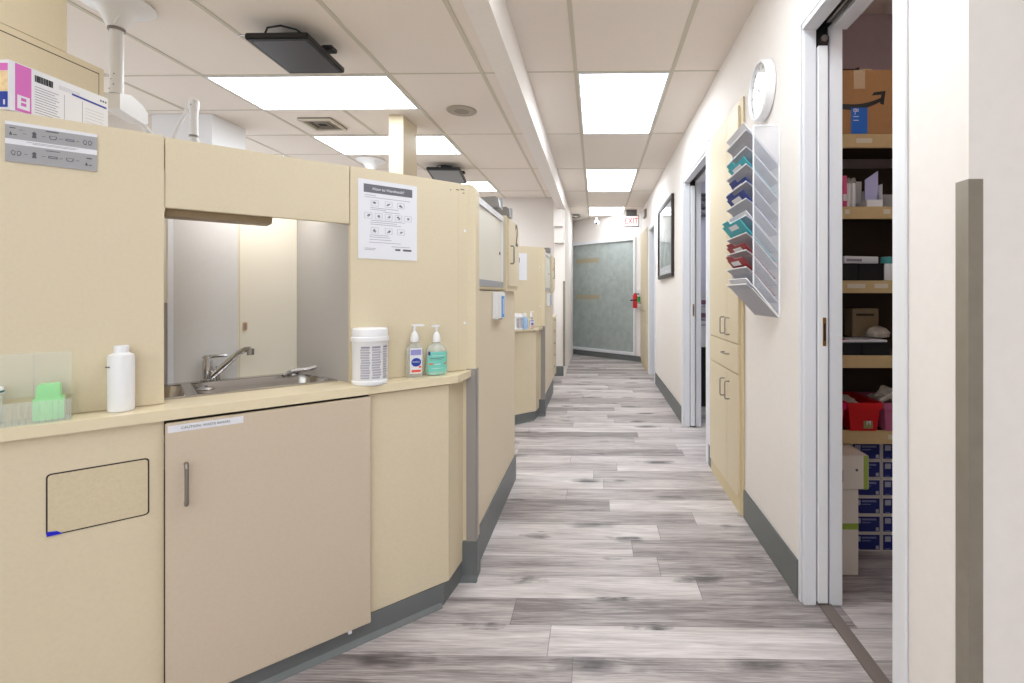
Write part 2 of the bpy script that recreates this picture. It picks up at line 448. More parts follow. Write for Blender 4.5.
troffer(-.13, .485, 5.66, 6.895, 'middle one of the three lit ceiling panels over the corridor')
troffer(-.13, .485, 8.13, 9.0, 'farthest lit corridor ceiling panel, next to the exit sign')
for (a, b, cc, d) in ((-.13, .485, .72, 1.955), (-.13, .485, -1.75, -.515), (-2.56, -1.34, .76, 1.37), (-2.56, -1.34, -1.68, -1.07), (-3.78, -3.17, 5.03, 5.64)):
    troffer(a, b, cc, d, 'added lit ceiling panel out of view')  # unseen panels added to brighten the room
troffer(1.3, 1.9, 4.6, 5.2, 'lit ceiling panel inside the office behind the second doorway')
dl = thing('added_dome_light', 'small dome lamp added on the store room ceiling, out of view', 'light', (1.45, 1.55, H-.001))  # invented lamp, added to brighten the store room
MB().lathe([(.11, 0), (.11, -.02), (.10, -.025)], M_plw).build('base', dl)
MB().lathe([(.10, -.0255), (.09, -.05), (.05, -.07), (.01, -.075)], mat('added_dome_diffuser', (255, 255, 255), .5, emis=(255, 244, 236), estr=16.)).build('diffuser', dl, smooth=True)
troffer(1.3, 1.9, 9.1, 9.4, 'added lit ceiling panel out of view behind the patterned glass')  # unseen panel added to brighten the glass from behind

# speaker and vent
s = thing('ceiling_speaker', 'round beige speaker grille set in a ceiling tile', 'speaker', (-1.04, 3.85, H))
MB().lathe([(.115, 0), (.115, -.004), (.108, -.009), (.1, -.009)], mat('speaker_rim', (170, 160, 146), .6)).build('rim', s)
MB().lathe([(.1, -.006), (.05, -.0095), (.001, -.010)], mat('speaker_grille', (150, 140, 128), .8, noise=.2, nscale=300)).build('grille', s)
v = thing('ceiling_vent', 'square louvred air vent in the ceiling beside the big lit panel', 'vent', (-2.27, 4.12, H)); v.scale = (.85, .85, 1)
MB().box(-.16, .16, -.16, .16, -.004, -.001, M_black).build('backing', v)
for k, r in enumerate((.16, .112, .064)):
    f = MB(); q = .030 if k == 0 else .018
    for a in ((-r, r, -r, -r+q), (-r, r, r-q, r), (-r, -r+q, -r+q, r-q), (r-q, r, -r+q, r-q)): f.box(*a, -.022+k*.003, -.006, M_tbar if k == 0 else M_vent, bev=.002)
    f.build('louvre_ring', v)
# ceiling monitors
def monitor(loc, rz, tilt, label, scr, w_=.40, h_=.34):
    t = thing('ceiling_monitor', label, 'monitor', loc, rz)
    MM = Matrix.Translation((0, 0, -.115)) @ Matrix.Rotation(tilt, 4, 'X')
    MB().box(-w_/2, w_/2, -h_/2, h_/2, 0, .035, M_black, bev=.006, M=MM).build('housing', t)
    MB().box(-w_/2+.025, w_/2-.02, -h_/2+.02, h_/2-.025, -.0015, .0, scr, M=MM).build('screen', t)
    MB().box(-.06, .06, -.05, .05, -.06, 0, M_black, bev=.005).box(-.09, .09, -.03, .03, -.078, -.06, M_black).build('bracket', t)
    MB().tube([(-.10, -.13, -.06), (-.07, -.15, -.03), (0, -.15, -.02), (.07, -.13, -.03), (.1, -.1, -.05)], .005, M_black).build('cable', t)
    MB().box(.13, .19, .0, .06, -.07, -.045, M_black, bev=.004).build('joystick_mount', t)
    MB().tube([(-.19, -.15, -.07), (-.21, -.155, -.075), (-.225, -.15, -.07), (-.22, -.14, -.06), (-.2, -.14, -.06)], .0025, M_chrome).build('hook', t)
    return t
monitor((-1.645, 2.73, H), 0, R(-2), 'black flat screen hung face down from the ceiling, in front of the big lit panel', M_screen, .33, .38)
monitor((-1.66, 5.55, H), R(4), R(-9), 'small grey-faced ceiling screen above the handwashing poster', M_screen2, .36, .40)

# dental light arm hung from the ceiling
def dental_arm(loc, label):
    t = thing('dental_light_arm', label, 'dental light', loc)
    MB().lathe([(.145, 0), (.15, -.012), (.13, -.026), (.085, -.040), (.064, -.065), (.038, -.125), (.03, -.13)], M_plw, seg=40).build('ceiling_flange', t, smooth=True)
    MB().cyl((0, 0, -.142), .034, .012, M_steel2).build('collar', t, smooth=True)
    pb = MB().cyl((0, 0, -.45), .0265, .31, M_plw)
    for k, (dx, dz) in enumerate(((.012, -.36), (-.002, -.385), (.01, -.41), (-.012, -.43))): pb.cyl((dx, -.0275, dz), .0022, .003, M_print, seg=8, axis='Y')
    pb.build('pole', t, smooth=True)
    MB().tube([(.03, -.04, -.125), (.045, -.045, -.11), (.055, -.04, -.09)], .004, M_plw).build('lock_lever', t)
    # arm block and strut heading back and to the left
    A = Matrix.Translation((0, 0, 0)) @ Matrix.Rotation(R(100), 4, 'Z')
    MB().prism([(-.03, -.455), (-.03, -.53), (.12, -.548), (.16, -.54), (.16, -.485), (.12, -.455), (.04, -.435)], 'Y', -.035, .035, M_plw, M=A).build('arm_block', t)
    MB().tube([A @ Vector((.14, 0, -.515)), A @ Vector((.28, 0, -.60)), A @ Vector((.44, .0, -.70))], .012, M_plw).build('strut', t, smooth=True)
    # elbow joint with the second strut
    e = Vector((.03, .43, 0))
    MB().cyl((e.x, e.y, -.60), .021, .23, M_plw).cyl((e.x, e.y, -.372), .026, .06, M_plw, bev=.004).cyl((e.x, e.y, -.525), .023, .012, M_steel2).cyl((e.x, e.y, -.60), .026, .06, M_plw).cyl((e.x+.004, e.y-.027, -.345), .003, .003, M_print, seg=8, axis='Y').build('elbow_post', t, smooth=True)
    MB().tube([(e.x-.02, e.y, -.33), (e.x-.10, e.y, -.48), (e.x-.22, e.y+.02, -.70)], .011, M_plw).build('upper_strut', t, smooth=True)
    return t
a1 = dental_arm((-2.33, 2.39, H), 'white ceiling-hung dental light arm nearest the camera, above the pink carton')
dup(a1, (-.05, 2.85, 0), 'white round ceiling mount of a farther dental light, left of the square beige post')

# square beige post from the partition to the ceiling
tag(MB().box(-1.64, -1.525, 3.93, 4.23, 0, H-.002, M_beige, bev=.002, M=None).build('utility_post'), 'square beige post rising to the ceiling between two lit panels', 'post')

# tall beige cabinet, top left
t = thing('tall_cabinet', 'tall beige cabinet reaching the ceiling behind the carton', 'cabinet', (-2.3, 1.2, 0))
MB().box(-.3, .3, -.9, .80, 0, 2.083, M_beige, bev=.003).build('body', t)
MB().box(-.3, .3, -.9, .655, 2.0832, H-.004, M_beige).build('upper_box', t)
dm = MB().box(.301, .304, -.88, .772, .9, 2.052, M_beige); dm.box(.3003, .3012, -.884, .777, .9, 2.057, M_brown); dm.build('door', t)

# ================================================================== SINK WALL (angled bay), local x along the wall, y behind it
TH = R(43); O = Vector((-.521, 2.045, 0))
def L2W(x, y, z=0):
    return Vector((O.x+math.cos(TH)*x-math.sin(TH)*y, O.y+math.sin(TH)*x+math.cos(TH)*y, z))

XL = -1.5
def make_partition(label):
    t = thing('partition_screen', label, 'partition', O, TH)
    pt = 1.618
    MB().box(XL, -.957, 0, .02, .86, pt, M_beige, bev=.0015).build('left_panel', t)
    rp = MB().box(-.461, -.001, 0, .02, .86, pt, M_beige, bev=.0015)
    rp.box(-.05, -.0485, -.0004, .0, .86, 1.60, M_beige2)
    rp.build('right_panel', t)
    MB().box(-.955, -.463, .001, .02, 1.415, pt-.003, M_beige, bev=.0015).build('header_panel', t)
    MB().box(-.953, -.69, .024, .11, 1.396, 1.418, mat('brown_valance', (150, 128, 96), .5), bev=.002).build('light_valance', t)
    MB().box(-.86, -.54, .17, .23, 1.556, 1.585, M_plw, bev=.004).build('strip_light', t)
    MB().box(XL, -.001, .021, .42, 1.598, 1.612, M_beige2).build('top_board', t)
    sd = MB().prism([(-.461, .021), (-.545, .381), (-.545, .40), (-.443, .40), (-.443, .021)], 'Z', .86, 1.597, M_grlam2); sd.build('side_panel', t)['label'] = 'mid grey side panel'
    bk = MB()
    bk.box(-.919, -.737, .381, .40, .86, 1.597, M_grlam)
    bk.build('grey_back_panel', t)
    bk = MB().box(-.7365, -.5455, .381, .40, .86, 1.597, M_crlam)
    bk.box(-.7335, -.731, .3795, .381, .86, 1.597, M_beige2)
    bk.build('cream_back_panel', t)
    MB().box(XL, -.937, .381, .40, .86, 1.597, M_crlam).box(-.936, -.92, .378, .40, .86, 1.597, M_white).box(-.95, -.937, .37, .38, .86, 1.14, M_guard2).build('edge_trim', t)
    MB().box(-.7235, -.709, .374, .381, 1.035, 1.065, M_tape, bev=.002).box(-.719, -.714, .3715, .374, 1.04, 1.06, M_steel2).build('catch', t)
    for z in (1.427, 1.052):
        MB().cyl((-.021, -.003, z), .0055, .003, M_plw, axis='Y', seg=16).build('screw_cap', t)
    return t
make_partition('beige laminate screen with the handwashing poster above the near sink')

def make_countertop(label, hole=True):
    t = thing('countertop', label, 'countertop', O, TH)
    z0, z1 = .831, .859
    f = -.103
    c = MB()
    xr = -.105      # corner where the front turns parallel to the corridor
    if hole:
        h = (-1.24, -.485, .075-.01, .365)
        c.box(XL, h[0], f, .41, z0, z1, M_top); c.box(h[0], h[1], f, h[2], z0, z1, M_top)
        c.box(h[0], h[1], h[3], .41, z0, z1, M_top); c.box(h[1], xr, f, .41, z0, z1, M_top)
    else:
        c.box(XL, xr, f, .30, z0, z1, M_top)
    # return end: chamfer running parallel to the corridor
    k = math.tan(TH)
    c.prism([(xr, f), (xr+.001, f), (.010, -.006), (.0, -.003), (xr, -.004)], 'Z', z0, z1, M_top)
    c.build('worktop', t)
    return t
# corner of the return: from (xr,f) running along world +Y
make_countertop('pale beige worktop holding the near sink')

def make_base(label, second=False):
    t = thing('base_cabinet', label, 'cabinet', O, TH)
    fy = -.088
    zt, zb_ = .829, .082
    lp = MB()
    # left panel with a flap cut-out shown as a dark rounded gap
    if not second:
        lp.box(XL, -.960, fy, fy+.018, zb_, zt, M_beige, bev=.001); lp.build('left_panel', t)
    MB().box(-.84 if second else -.425, -.1355, fy, fy+.018, zb_, zt-.003, M_beige, bev=.001).build('right_panel', t)
    # return panel, parallel to the corridor
    dx, dy = math.sin(TH), math.cos(TH)
    dx, dy = .745, .667; a = Vector((-.1345, fy)); b = a+Vector((dx, dy))*.155
    MB().prism([(a.x, a.y), (b.x, b.y), (b.x-.012, b.y+.013), (a.x-.012, a.y+.02)], 'Z', zb_, zt-.003, M_beige).build('return_panel', t)
    MB().box(XL, -.30, fy+.02, .28, zb_, .60, M_brown).build('carcass', t)
    if not second: MB().box(-.959, -.426, fy+.012, fy+.018, zb_, zt, M_dark).build('gap_backing', t)
    # vinyl kick
    kp = MB(); ky = fy-.006
    a = Vector((-.148, ky+.0)); b = a+Vector((dx, dy))*.16
    kp.prism([(XL, ky), (a.x-.02, ky), (a.x-.006, ky+.004), (a.x+.004, ky+.014), (b.x, b.y), (b.x-.01, b.y+.01), (a.x-.02, ky+.018), (XL, ky+.018)], 'Z', 0, .081, M_kick)
    kp.prism([(ky-.014, 0), (ky-.012, .004), (ky, .016), (ky+.002, .016), (ky+.002, 0)], 'X', XL, a.x-.02, M_kick)
    kp.build('kick_board', t)
    if second: return t
    def rr(x0, x1, z0, z1, r, n=5):
        P = []
        for cx, cz, s in ((x1-r, z1-r, 0), (x0+r, z1-r, 1), (x0+r, z0+r, 2), (x1-r, z0+r, 3)):
            for i in range(n+1):
                an = PI/2*(s+i/n); P.append((cx+r*math.cos(an), cz+r*math.sin(an)))
        return P
    fl_ = MB().prism(rr(-1.1765, -.9895, .5862, .7365, .009), 'Y', fy-.0012, fy-.0002, M_frame)
    fl_.prism(rr(-1.1733, -.9927, .5897, .7333, .007), 'Y', fy-.003, fy-.001, mat('flap_laminate', (214, 198, 166), .45, noise=.04, nscale=150))
    fl_.build('waste_flap', t)
    MB().prism([(-1.175, .587), (-1.148, .587), (-1.158, .596), (-1.175, .5985)], 'Y', fy-.0042, fy-.003, mat('bin_bag_blue', (20, 30, 200), .4)).build('bag_corner', t)
    if True:
        d = MB().box(-.958, -.427, fy-.022, fy-.004, .062, .823, M_pinkb, bev=.0025).build('door', t)
        hx = -.915
        yd = fy-.022
        MB().tube([(hx, yd, .709), (hx, yd-.022, .709), (hx, yd-.03, .703), (hx, yd-.03, .612), (hx, yd-.022, .603), (hx, yd, .603)], .0048, M_steel2, seg=12).build('handle', d, smooth=True)
        lb = MB().box(-.953, -.785, yd-.0008, yd, .798, .817, M_paper); lb.build('warning_label', d)
        lettering('CAUTION: WASTE BARREL', .0092, M_print, Ty(-.87, yd-.0012, .8075), 'label_lettering', d, ext=.0002)
        MB().box(-.498, -.488, fy-.02, fy-.006, .052, .062, M_plw).build('floor_guide', t)
    return t
make_base('beige sink base with a large pinkish sliding door and bar handle')

# sink
def make_sink():
    t = thing('sink', 'stainless steel double sink set in the near worktop', 'sink', O, TH)
    z = .859
    x0, x1, y0, y1 = -1.235, -.49, .07, .36
    r = MB(); rw = .018
    for a in ((x0-.008, x1+.008, y0-.008, y0+.012), (x0-.008, x1+.008, y1-.03, y1+.012), (x0-.008, x0+.012, y0+.012, y1-.03), (x1-.012, x1+.008, y0+.012, y1-.03), (-.905, -.875, y0+.012, y1-.03)):
        r.box(*a, z, z+.005, M_steel, bev=.002)
    r.build('rim', t)
    def bowl(a, b, dep, nm):
        c, d = y0+.012, y1-.03; q = .03
        m = MB(); bm = m.bm; i = m.mi(M_steel); rings = []
        for ins, zz, rad in ((0, z+.003, .05), (.004, z-.02, .05), (.012, z-dep+.03, .05), (.03, z-dep+.006, .05), (.06, z-dep, .04)):
            P = []
            for cx, cy, s_ in ((b-ins-rad, d-ins-rad, 0), (a+ins+rad, d-ins-rad, 1), (a+ins+rad, c+ins+rad, 2), (b-ins-rad, c+ins+rad, 3)):
                for k in range(7):
                    an = PI/2*(s_+k/6); P.append(bm.verts.new((cx+rad*math.cos(an), cy+rad*math.sin(an), zz)))
            rings.append(P)
        n = len(rings[0])
        for A_, B_ in zip(rings, rings[1:]):
            for k in range(n): bm.faces.new((B_[k], B_[(k+1) % n], A_[(k+1) % n], A_[k]))
        bm.faces.new(rings[-1])
        o = m.build(nm, t, smooth=True)
        MB().cyl(((a+b)/2, (c+d)/2, z-dep+.001), .03, .003, M_chrome).cyl(((a+b)/2, (c+d)/2, z-dep+.004), .012, .001, M_black).build('drain', o)
    bowl(-1.223, -.905, .12, 'bowl'); bowl(-.875, -.502, .14, 'bowl')
make_sink()
# faucet
f = thing('faucet', 'chrome swivel faucet with a slanting spout at the sink divider', 'faucet', L2W(-.830, .345, .864), TH)
MB().cyl((0, 0, 0), .02, .006, M_chrome).cyl((0, 0, .006), .0145, .07, M_chrome, bev=.003).build('body', f, smooth=True)
MB().cyl((0, 0, .077), .0155, .014, M_chrome, bev=.004).tube([(0, 0, .085), (.03, -.01, .088), (.055, -.016, .088)], [.007, .006, .005], M_chrome).build('lever', f, smooth=True)
MB().tube([(.012, 0, .015), (.04, -.015, .045), (.085, -.04, .095), (.105, -.05, .108), (.118, -.057, .108)], [.0125, .0115, .010, .010, .010], M_chrome, seg=16).cyl((.118, -.057, .088), .011, .022, M_steel2).build('spout', f, smooth=True)
MB().cyl((.03, 0, 0), .007, .05, M_chrome).build('side_post', f, smooth=True)
f2 = thing('mixer_valve', 'low chrome tap handle at the right end of the sink', 'tap', L2W(-.575, .285, .864), TH+R(10))
MB().lathe([(.026, 0), (.026, .004), (.018, .010), (.012, .013)], M_chrome).build('valve_base', f2, smooth=True)
MB().tube([(-.02, 0, .012), (.0, -.01, .02), (.03, -.035, .022), (.055, -.055, .03), (.075, -.07, .032)], [.008, .010, .008, .007, .006], M_chrome).build('blade_handle', f2, smooth=True)
MB().tube([(0, 0, .014), (-.028, -.012, .012), (-.045, -.02, .006)], [.009, .008, .006], M_chrome).build('side_knob', f2, smooth=True)
f3 = thing('sink_plug', 'small chrome and dark strainer plug lying on the sink divider', 'sink plug', L2W(-.85, .15, .8645), TH)
MB().lathe([(.022, 0), (.024, .003), (.016, .008), (.006, .01)], M_chrome).build('cup', f3, smooth=True)
MB().cyl((0, 0, .009), .004, .004, M_print).build('knob', f3)

# signs on the screen
g = thing('safety_sign', 'grey laminated sign of protective gear icons on the left screen panel', 'sign', L2W(-1.172, -.0015, 1.4935), TH)
MB().box(-.08, .08, -.001, .0, 0, .098, M_grey).build('sheet', g)
MB().box(-.08, .08, -.0016, -.001, .043, .056, M_paper).box(-.08, .08, -.0016, -.001, .09, .098, M_paper).build('white_band', g)
ic = MB()
def arrow(x, z): ic.box(x-.003, x+.003, -.0018, -.0012, z-.0005, z+.0005, M_print)
def gown(x, z): ic.prism([(x-.004, z-.007), (x+.004, z-.007), (x+.0025, z+.002), (x+.0045, z+.003), (x+.001, z+.008), (x-.001, z+.008), (x-.0045, z+.003), (x-.0025, z+.002)], 'Y', -.002, -.0012, M_print)
def mask(x, z):
    ic.prism([(x-.007, z+.004), (x+.007, z+.004), (x+.006, z-.003), (x+.003, z-.005), (x-.003, z-.005), (x-.006, z-.003)], 'Y', -.0018, -.0012, M_print)
    ic.prism([(x-.0055, z+.003), (x+.0055, z+.003), (x+.0045, z-.002), (x+.002, z-.0038), (x-.002, z-.0038), (x-.0045, z-.002)], 'Y', -.0021, -.0017, M_grey)
def goggles(x, z):
    ic.box(x-.008, x+.008, -.0018, -.0012, z-.003, z+.003, M_print); ic.box(x-.0065, x+.0065, -.0021, -.0017, z-.0017, z+.0017, M_printl)
def gloves(x, z):
    for s in (-1, 1):
        ic.prism([(x+s*.002, z-.006), (x+s*.006, z-.006), (x+s*.009, z+.001), (x+s*.006, z+.007), (x+s*.001, z+.004)], 'Y', -.0018, -.0012, M_print)
        ic.prism([(x+s*.003, z-.004), (x+s*.0055, z-.004), (x+s*.0075, z+.001), (x+s*.0055, z+.005), (x+s*.002, z+.003)], 'Y', -.0021, -.0017, M_grey)
def bottle_i(x, z): ic.box(x-.002, x+.002, -.0018, -.0012, z-.003, z+.002, M_print); ic.box(x-.001, x+.001, -.0018, -.0012, z+.002, z+.005, M_print); ic.box(x+.004, x+.010, -.0018, -.0012, z-.002, z, M_print)
z = .072
bottle_i(-.071, z-.004); ic.box(-.073, -.063, -.0018, -.0012, z+.010, z+.012, M_print); arrow(-.048, z); arrow(-.054, z+.008); gown(-.032, z); arrow(-.016, z); mask(0, z); arrow(.014, z); goggles(.03, z); arrow(.044, z); gloves(.062, z)
z = .022
gloves(-.062, z); arrow(-.046, z); gown(-.032, z); arrow(-.016, z); goggles(0, z); arrow(.014, z); mask(.03, z); arrow(.044, z); bottle_i(.060, z-.007); ic.box(.06, .07, -.0018, -.0012, z+.008, z+.011, M_print)
ic.box(-.045, .045, -.002, -.0015, .052, .0527, M_print); ic.box(-.035, .04, -.002, -.0015, .049, .0497, M_print); ic.box(-.012, .012, -.002, -.0015, .0365, .038, M_print); ic.box(-.012, .01, -.002, -.0015, .085, .0875, M_print)
ic.build('printed_icons', g)

p = thing('handwashing_poster', 'white printed poster with dark header and rows of hand drawings on the screen', 'poster', L2W(-.3285, -.0015, 1.296), TH)
MB().box(-.107, .107, -.001, 0, 0, .283, M_paper).build('sheet', p)
MB().box(-.088, .088, -.0016, -.001, .237, .267, mat('poster_header', (112, 110, 118), .6)).build('header_bar', p)
lettering('How to Handwash?', .0145, M_paper, Ty(0, -.0018, .2515), 'header_lettering', p, ext=.0002)
ic = MB()
def handbox(x, z, s=.013):
    for a in ((x-s, x+s, z-s*.8, z-s*.8+.0008), (x-s, x+s, z+s*.8-.0008, z+s*.8), (x-s, x-s+.0008, z-s*.8, z+s*.8), (x+s-.0008, x+s, z-s*.8, z+s*.8)):
        ic.box(a[0], a[1], -.0014, -.001, a[2], a[3], M_printl)
    r_ = random.Random(int(x*1e4+z*1e3))
    for i in range(3):
        u, w_ = x+r_.uniform(-.004, .003), z+r_.uniform(-.004, .003); ic.prism([(u-.004, w_-.002), (u+.001, w_-.004), (u+.005, w_+.002), (u, w_+.004)], 'Y', -.0016, -.001, M_print if i == 0 else M_printl)
def tline(x0, x1, z):
    ic.box(x0, x1, -.0014, -.001, z, z+.0015, M_printl)
tline(-.085, -.045, .227); tline(-.085, .08, .220)
for x in (-.05, .0, .045): handbox(x, .201)
tline(-.065, .035, .183); tline(-.065, -.01, .177); tline(-.02, .04, .171)
for x in (-.072, -.036, 0, .036, .072): handbox(x, .155)
tline(-.062, .06, .138); tline(-.065, .03, .131); tline(-.065, .045, .124)
for x in (-.05, .0, .045): handbox(x, .103)
tline(-.068, .0, .085); tline(-.068, .005, .078); tline(-.068, .01, .069); tline(-.07, .045, .059); tline(.01, .08, .047); tline(-.085, -.045, .037); tline(-.085, -.05, .032)
ic.box(.024, .043, -.0016, -.001, .034, .040, M_print); ic.box(.053, .085, -.0016, -.001, .033, .040, M_print)
ic.build('printed_drawings', p)
# the worn printed marks at the top corner of the screen
mk = MB()
for x0, x1, z0 in ((-.085, -.08, .0), (-.06, -.045, .004), (-.04, -.022, .008), (-.03, -.022, -.006)): mk.box(x0, x1, -.001, -.0005, 1.585+z0, 1.588+z0, M_brown)
tag(mk.build('residue_mark'), 'row of small brown scuff marks at the top right of the screen', 'mark'); bpy.data.objects['residue_mark'].location = O; bpy.data.objects['residue_mark'].rotation_euler = (0, 0, TH)

# ---------------- things on the worktop
ZC = .8592
b = thing('squeeze_bottle', 'plain white cylindrical bottle on the worktop left of the sink', 'bottle', L2W(-1.045, -.033, ZC), 0)
MB().lathe([(.025, 0), (.0275, .003), (.0275, .142), (.0255, .150), (.016, .155)], M_plw, seg=32).build('bottle_body', b, smooth=True)
MB().lathe([(.0155, .155), (.0155, .172), (.0145, .174)], M_plw).build('cap', b, smooth=True)
MB().box(-.012, .002, -.0290, -.0275, .118, .121, M_print, M=Matrix.Rotation(R(-12), 4, 'Z')).build('printed_mark', b)

# clear acrylic caddy with ribs, green cup, jar
k = thing('clear_caddy', 'clear ribbed plastic caddy with a tall back at the left end of the worktop', 'caddy', L2W(-1.205, -.048, ZC), TH)
cd = MB()
cd.box(-.12, .07, -.04, .04, 0, .003, M_clear); cd.box(-.12, .07, -.04, -.0375, .003, .055, M_clear); cd.box(.0675, .07, -.0375, .04, .003, .055, M_clear); cd.box(-.12, -.1175, -.0375, .04, .003, .055, M_clear)
for i in range(17): cd.box(-.112+i*.0107, -.110+i*.0107, -.0415, -.04, .003, .052, M_clear)
cd.build('tray', k)
MB().box(-.12, .066, .0375, .04, .0555, .165, M_clear).box(.0, .0015, .0360, .0375, .056, .16, M_clear).build('tall_back', k)
gc = thing('green_container', 'pale green translucent cup standing in the clear caddy', 'cup', L2W(-1.175, -.045, ZC+.0035), TH)
MB().prism([(-.026, 0), (.026, 0), (.026, .052), (.021, .054), (.0195, .083), (.017, .086), (-.017, .086), (-.0195, .083), (-.021, .054), (-.026, .052)], 'Y', -.02, .02, M_green).build('cup_body', gc)
MB().box(-.017, .017, -.0212, -.02, .06, .08, M_green, bev=.001).box(-.02, .02, -.0212, -.02, .01, .045, M_green, bev=.001).build('raised_panel', gc)
jr = thing('specimen_jar', 'small white jar with a teal stripe in the caddy at the picture edge', 'jar', L2W(-1.272, -.05, ZC+.0035), TH)
MB().lathe([(.022, 0), (.024, .003), (.024, .07), (.022, .073)], M_pet).build('jar_body', jr, smooth=True)
MB().lathe([(.025, .073), (.025, .085), (.023, .088)], M_plw).lathe([(.0253, .076), (.0253, .081)], mat('teal_stripe', (40, 100, 110), .5)).build('lid', jr, smooth=True)

# wipes tub
t = thing('wipes_tub', 'white wipes bucket with grey printed label right of the near sink', 'tub', L2W(-.398, -.0535, ZC), TH-R(12))
t.location = L2W(-.412, -.055, ZC); t.scale = (1.2, 1.2, 1.38)
MB().lathe([(.046, 0), (.049, .003), (.0495, .010), (.047, .013), (.048, .105), (.050, .108)], M_plw, seg=40).build('bucket', t, smooth=True)
MB().lathe([(.0505, .108), (.0515, .109), (.0515, .118), (.0485, .120), (.0485, .132), (.0475, .138), (.044, .140)], M_plw, seg=40).build('lid', t, smooth=True)
lb = MB()
def curved(m_, r, a0, a1, z0, z1, m, n=6):
    for i in range(n):
        p0, p1 = R(a0+(a1-a0)*i/n), R(a0+(a1-a0)*(i+1)/n)
        A = [(r*math.cos(p0), r*math.sin(p0)), (r*math.cos(p1), r*math.sin(p1)), ((r+.0006)*math.cos(p1), (r+.0006)*math.sin(p1)), ((r+.0006)*math.cos(p0), (r+.0006)*math.sin(p0))]
        m_.prism(A, 'Z', z0, z1, m)
for a0, a1 in ((-128, -96), (-92, -60), (-54, -30)):
    for j in range(13):
        rr_ = random.Random(j*7+a0); zz = .092-j*.0062
        curved(lb, .0483, a0+rr_.uniform(0, 3), a1-rr_.uniform(0, 5), zz, zz+.0045, mat('faint_print', (190, 186, 194), .7) if j else M_printl)
lb.build('printed_label', t)

# sanitizer bottles
def pump(parent, z, hx=.0, m=M_plw, out=.03, ang_=R(-20)):
    A = Matrix.Rotation(ang_, 4, 'Z')
    MB().lathe([(.012, z), (.0125, z+.012), (.010, z+.022), (.006, z+.028), (.004, z+.03), (.004, z+.046)], m).box(-.01, out, -.006, .006, z+.045, z+.051, m, bev=.002, M=A).build('pump_head', parent, smooth=True)
s1 = thing('hand_sanitizer_bottle', 'clear pump bottle with a round blue emblem on its label, beside the bucket', 'bottle', L2W(-.240, -.024, ZC), TH-R(8)); s1.scale = (1.2, 1.2, 1.27)
MB().lathe([(.024, 0), (.027, .004), (.027, .075), (.023, .09), (.013, .099), (.012, .104)], M_pet, sc=(1, .62), seg=32).build('bottle_body', s1, smooth=True)
MB().lathe([(.0023, .004), (.0023, .1)], M_plw, seg=8).build('dip_tube', s1)
lb = MB().box(-.019, .017, -.0178, -.0172, .012, .086, M_paper).box(-.017, .015, -.0182, -.0178, .066, .082, mat('lilac_print', (150, 148, 205), .5))
lb.prism([(.015*math.cos(a*PI/12)-.0, .045+.0125*math.sin(a*PI/12)) for a in range(24)], 'Y', -.0184, -.0178, M_blue)
lb.box(-.014, .014, -.0184, -.0178, .016, .023, mat('orange_print', (232, 92, 70), .5)); lb.box(.008, .015, -.0186, -.0184, .028, .034, mat('orange_print', (232, 92, 70), .5))
lb.build('front_label', s1)
lettering('PURELL', .0068, M_paper, Ty(0, -.0188, .046), 'emblem_lettering', s1, ext=.0002)
pump(s1, .104)
s2 = thing('teal_soap_bottle', 'clear pump bottle of teal handwash with teal label at the worktop corner', 'bottle', L2W(-.158, -.034, ZC), TH-R(8)); s2.scale = (1.15, 1.15, 1.27)
MB().lathe([(.030, 0), (.034, .003), (.035, .01), (.035, .066), (.033, .08), (.024, .09), (.013, .096), (.012, .100)], M_pet, sc=(1, .7), seg=32).build('bottle_body', s2, smooth=True)
MB().lathe([(.029, .003), (.033, .006), (.0338, .01), (.0338, .05), (.033, .052)], M_teal, sc=(1, .68), seg=32).build('liquid', s2, smooth=True)
MB().lathe([(.004, .01), (.004, .1)], M_plw, seg=8).build('dip_tube', s2)
lb = MB()
def ell(m_, a0, a1, z0, z1, m, d=.0004, n=8):
    for i in range(n):
        p0, p1 = R(a0+(a1-a0)*i/n), R(a0+(a1-a0)*(i+1)/n); r0, r1 = .0351+d, .0356+d
        m_.prism([(r0*math.cos(p0), .7*r0*math.sin(p0)), (r0*math.cos(p1), .7*r0*math.sin(p1)), (r1*math.cos(p1), .7*r1*math.sin(p1)), (r1*math.cos(p0), .7*r1*math.sin(p0))], 'Z', z0, z1, m)
ell(lb, -150, -30, .014, .072, M_teall, 0); ell(lb, -150, -135, .062, .073, M_navy, .0006)
ell(lb, -140, -60, .052, .054, M_print, .0006); ell(lb, -140, -75, .048, .049, M_print, .0006)
ell(lb, -145, -120, .034, .038, mat('orange_print', (232, 92, 70), .5), .0006); ell(lb, -112, -80, .034, .036, M_paper, .0006); ell(lb, -60, -45, .034, .038, MATS['orange_print'], .0006)
ell(lb, -130, -60, .022, .023, M_paper, .0006); ell(lb, -125, -50, .060, .061, M_paper, .0006)
lb.build('front_label', s2); pump(s2, .100, ang_=R(190), out=.02)

# carton on top of the screen
cx = thing('glove_carton', 'long pink, white and blue carton lying on top of the screen', 'carton', (-1.425, 1.19, 1.6185))
cb = MB().box(-.16, 0, 0, .247, 0, .122, M_paper, bev=.0015); cb.build('carton_body', cx)
pr = MB()
pr.box(0, .0006, .012, .047, .003, .119, M_pink); pr.box(.0006, .001, .016, .043, .010, .043, M_paper)
for z in (.018, .03): pr.box(.001, .0013, .024, .035, z, z+.008, M_pink)
rb = random.Random(3); y = .055
while y < .096:
    w_ = rb.choice([.0008, .0016, .0026]); pr.box(.0003, .0008, y, y+w_, .091, .108, M_black); y += w_+rb.choice([.0008, .0014])
for j in range(11): pr.box(.0003, .0007, .055, .11+rb.uniform(-.012, .004), .078-j*.0065, .0795-j*.0065, M_printl)
for j in range(3): pr.box(.0003, .0007, .112, .165, .104-j*.004, .1046-j*.004, M_printl)
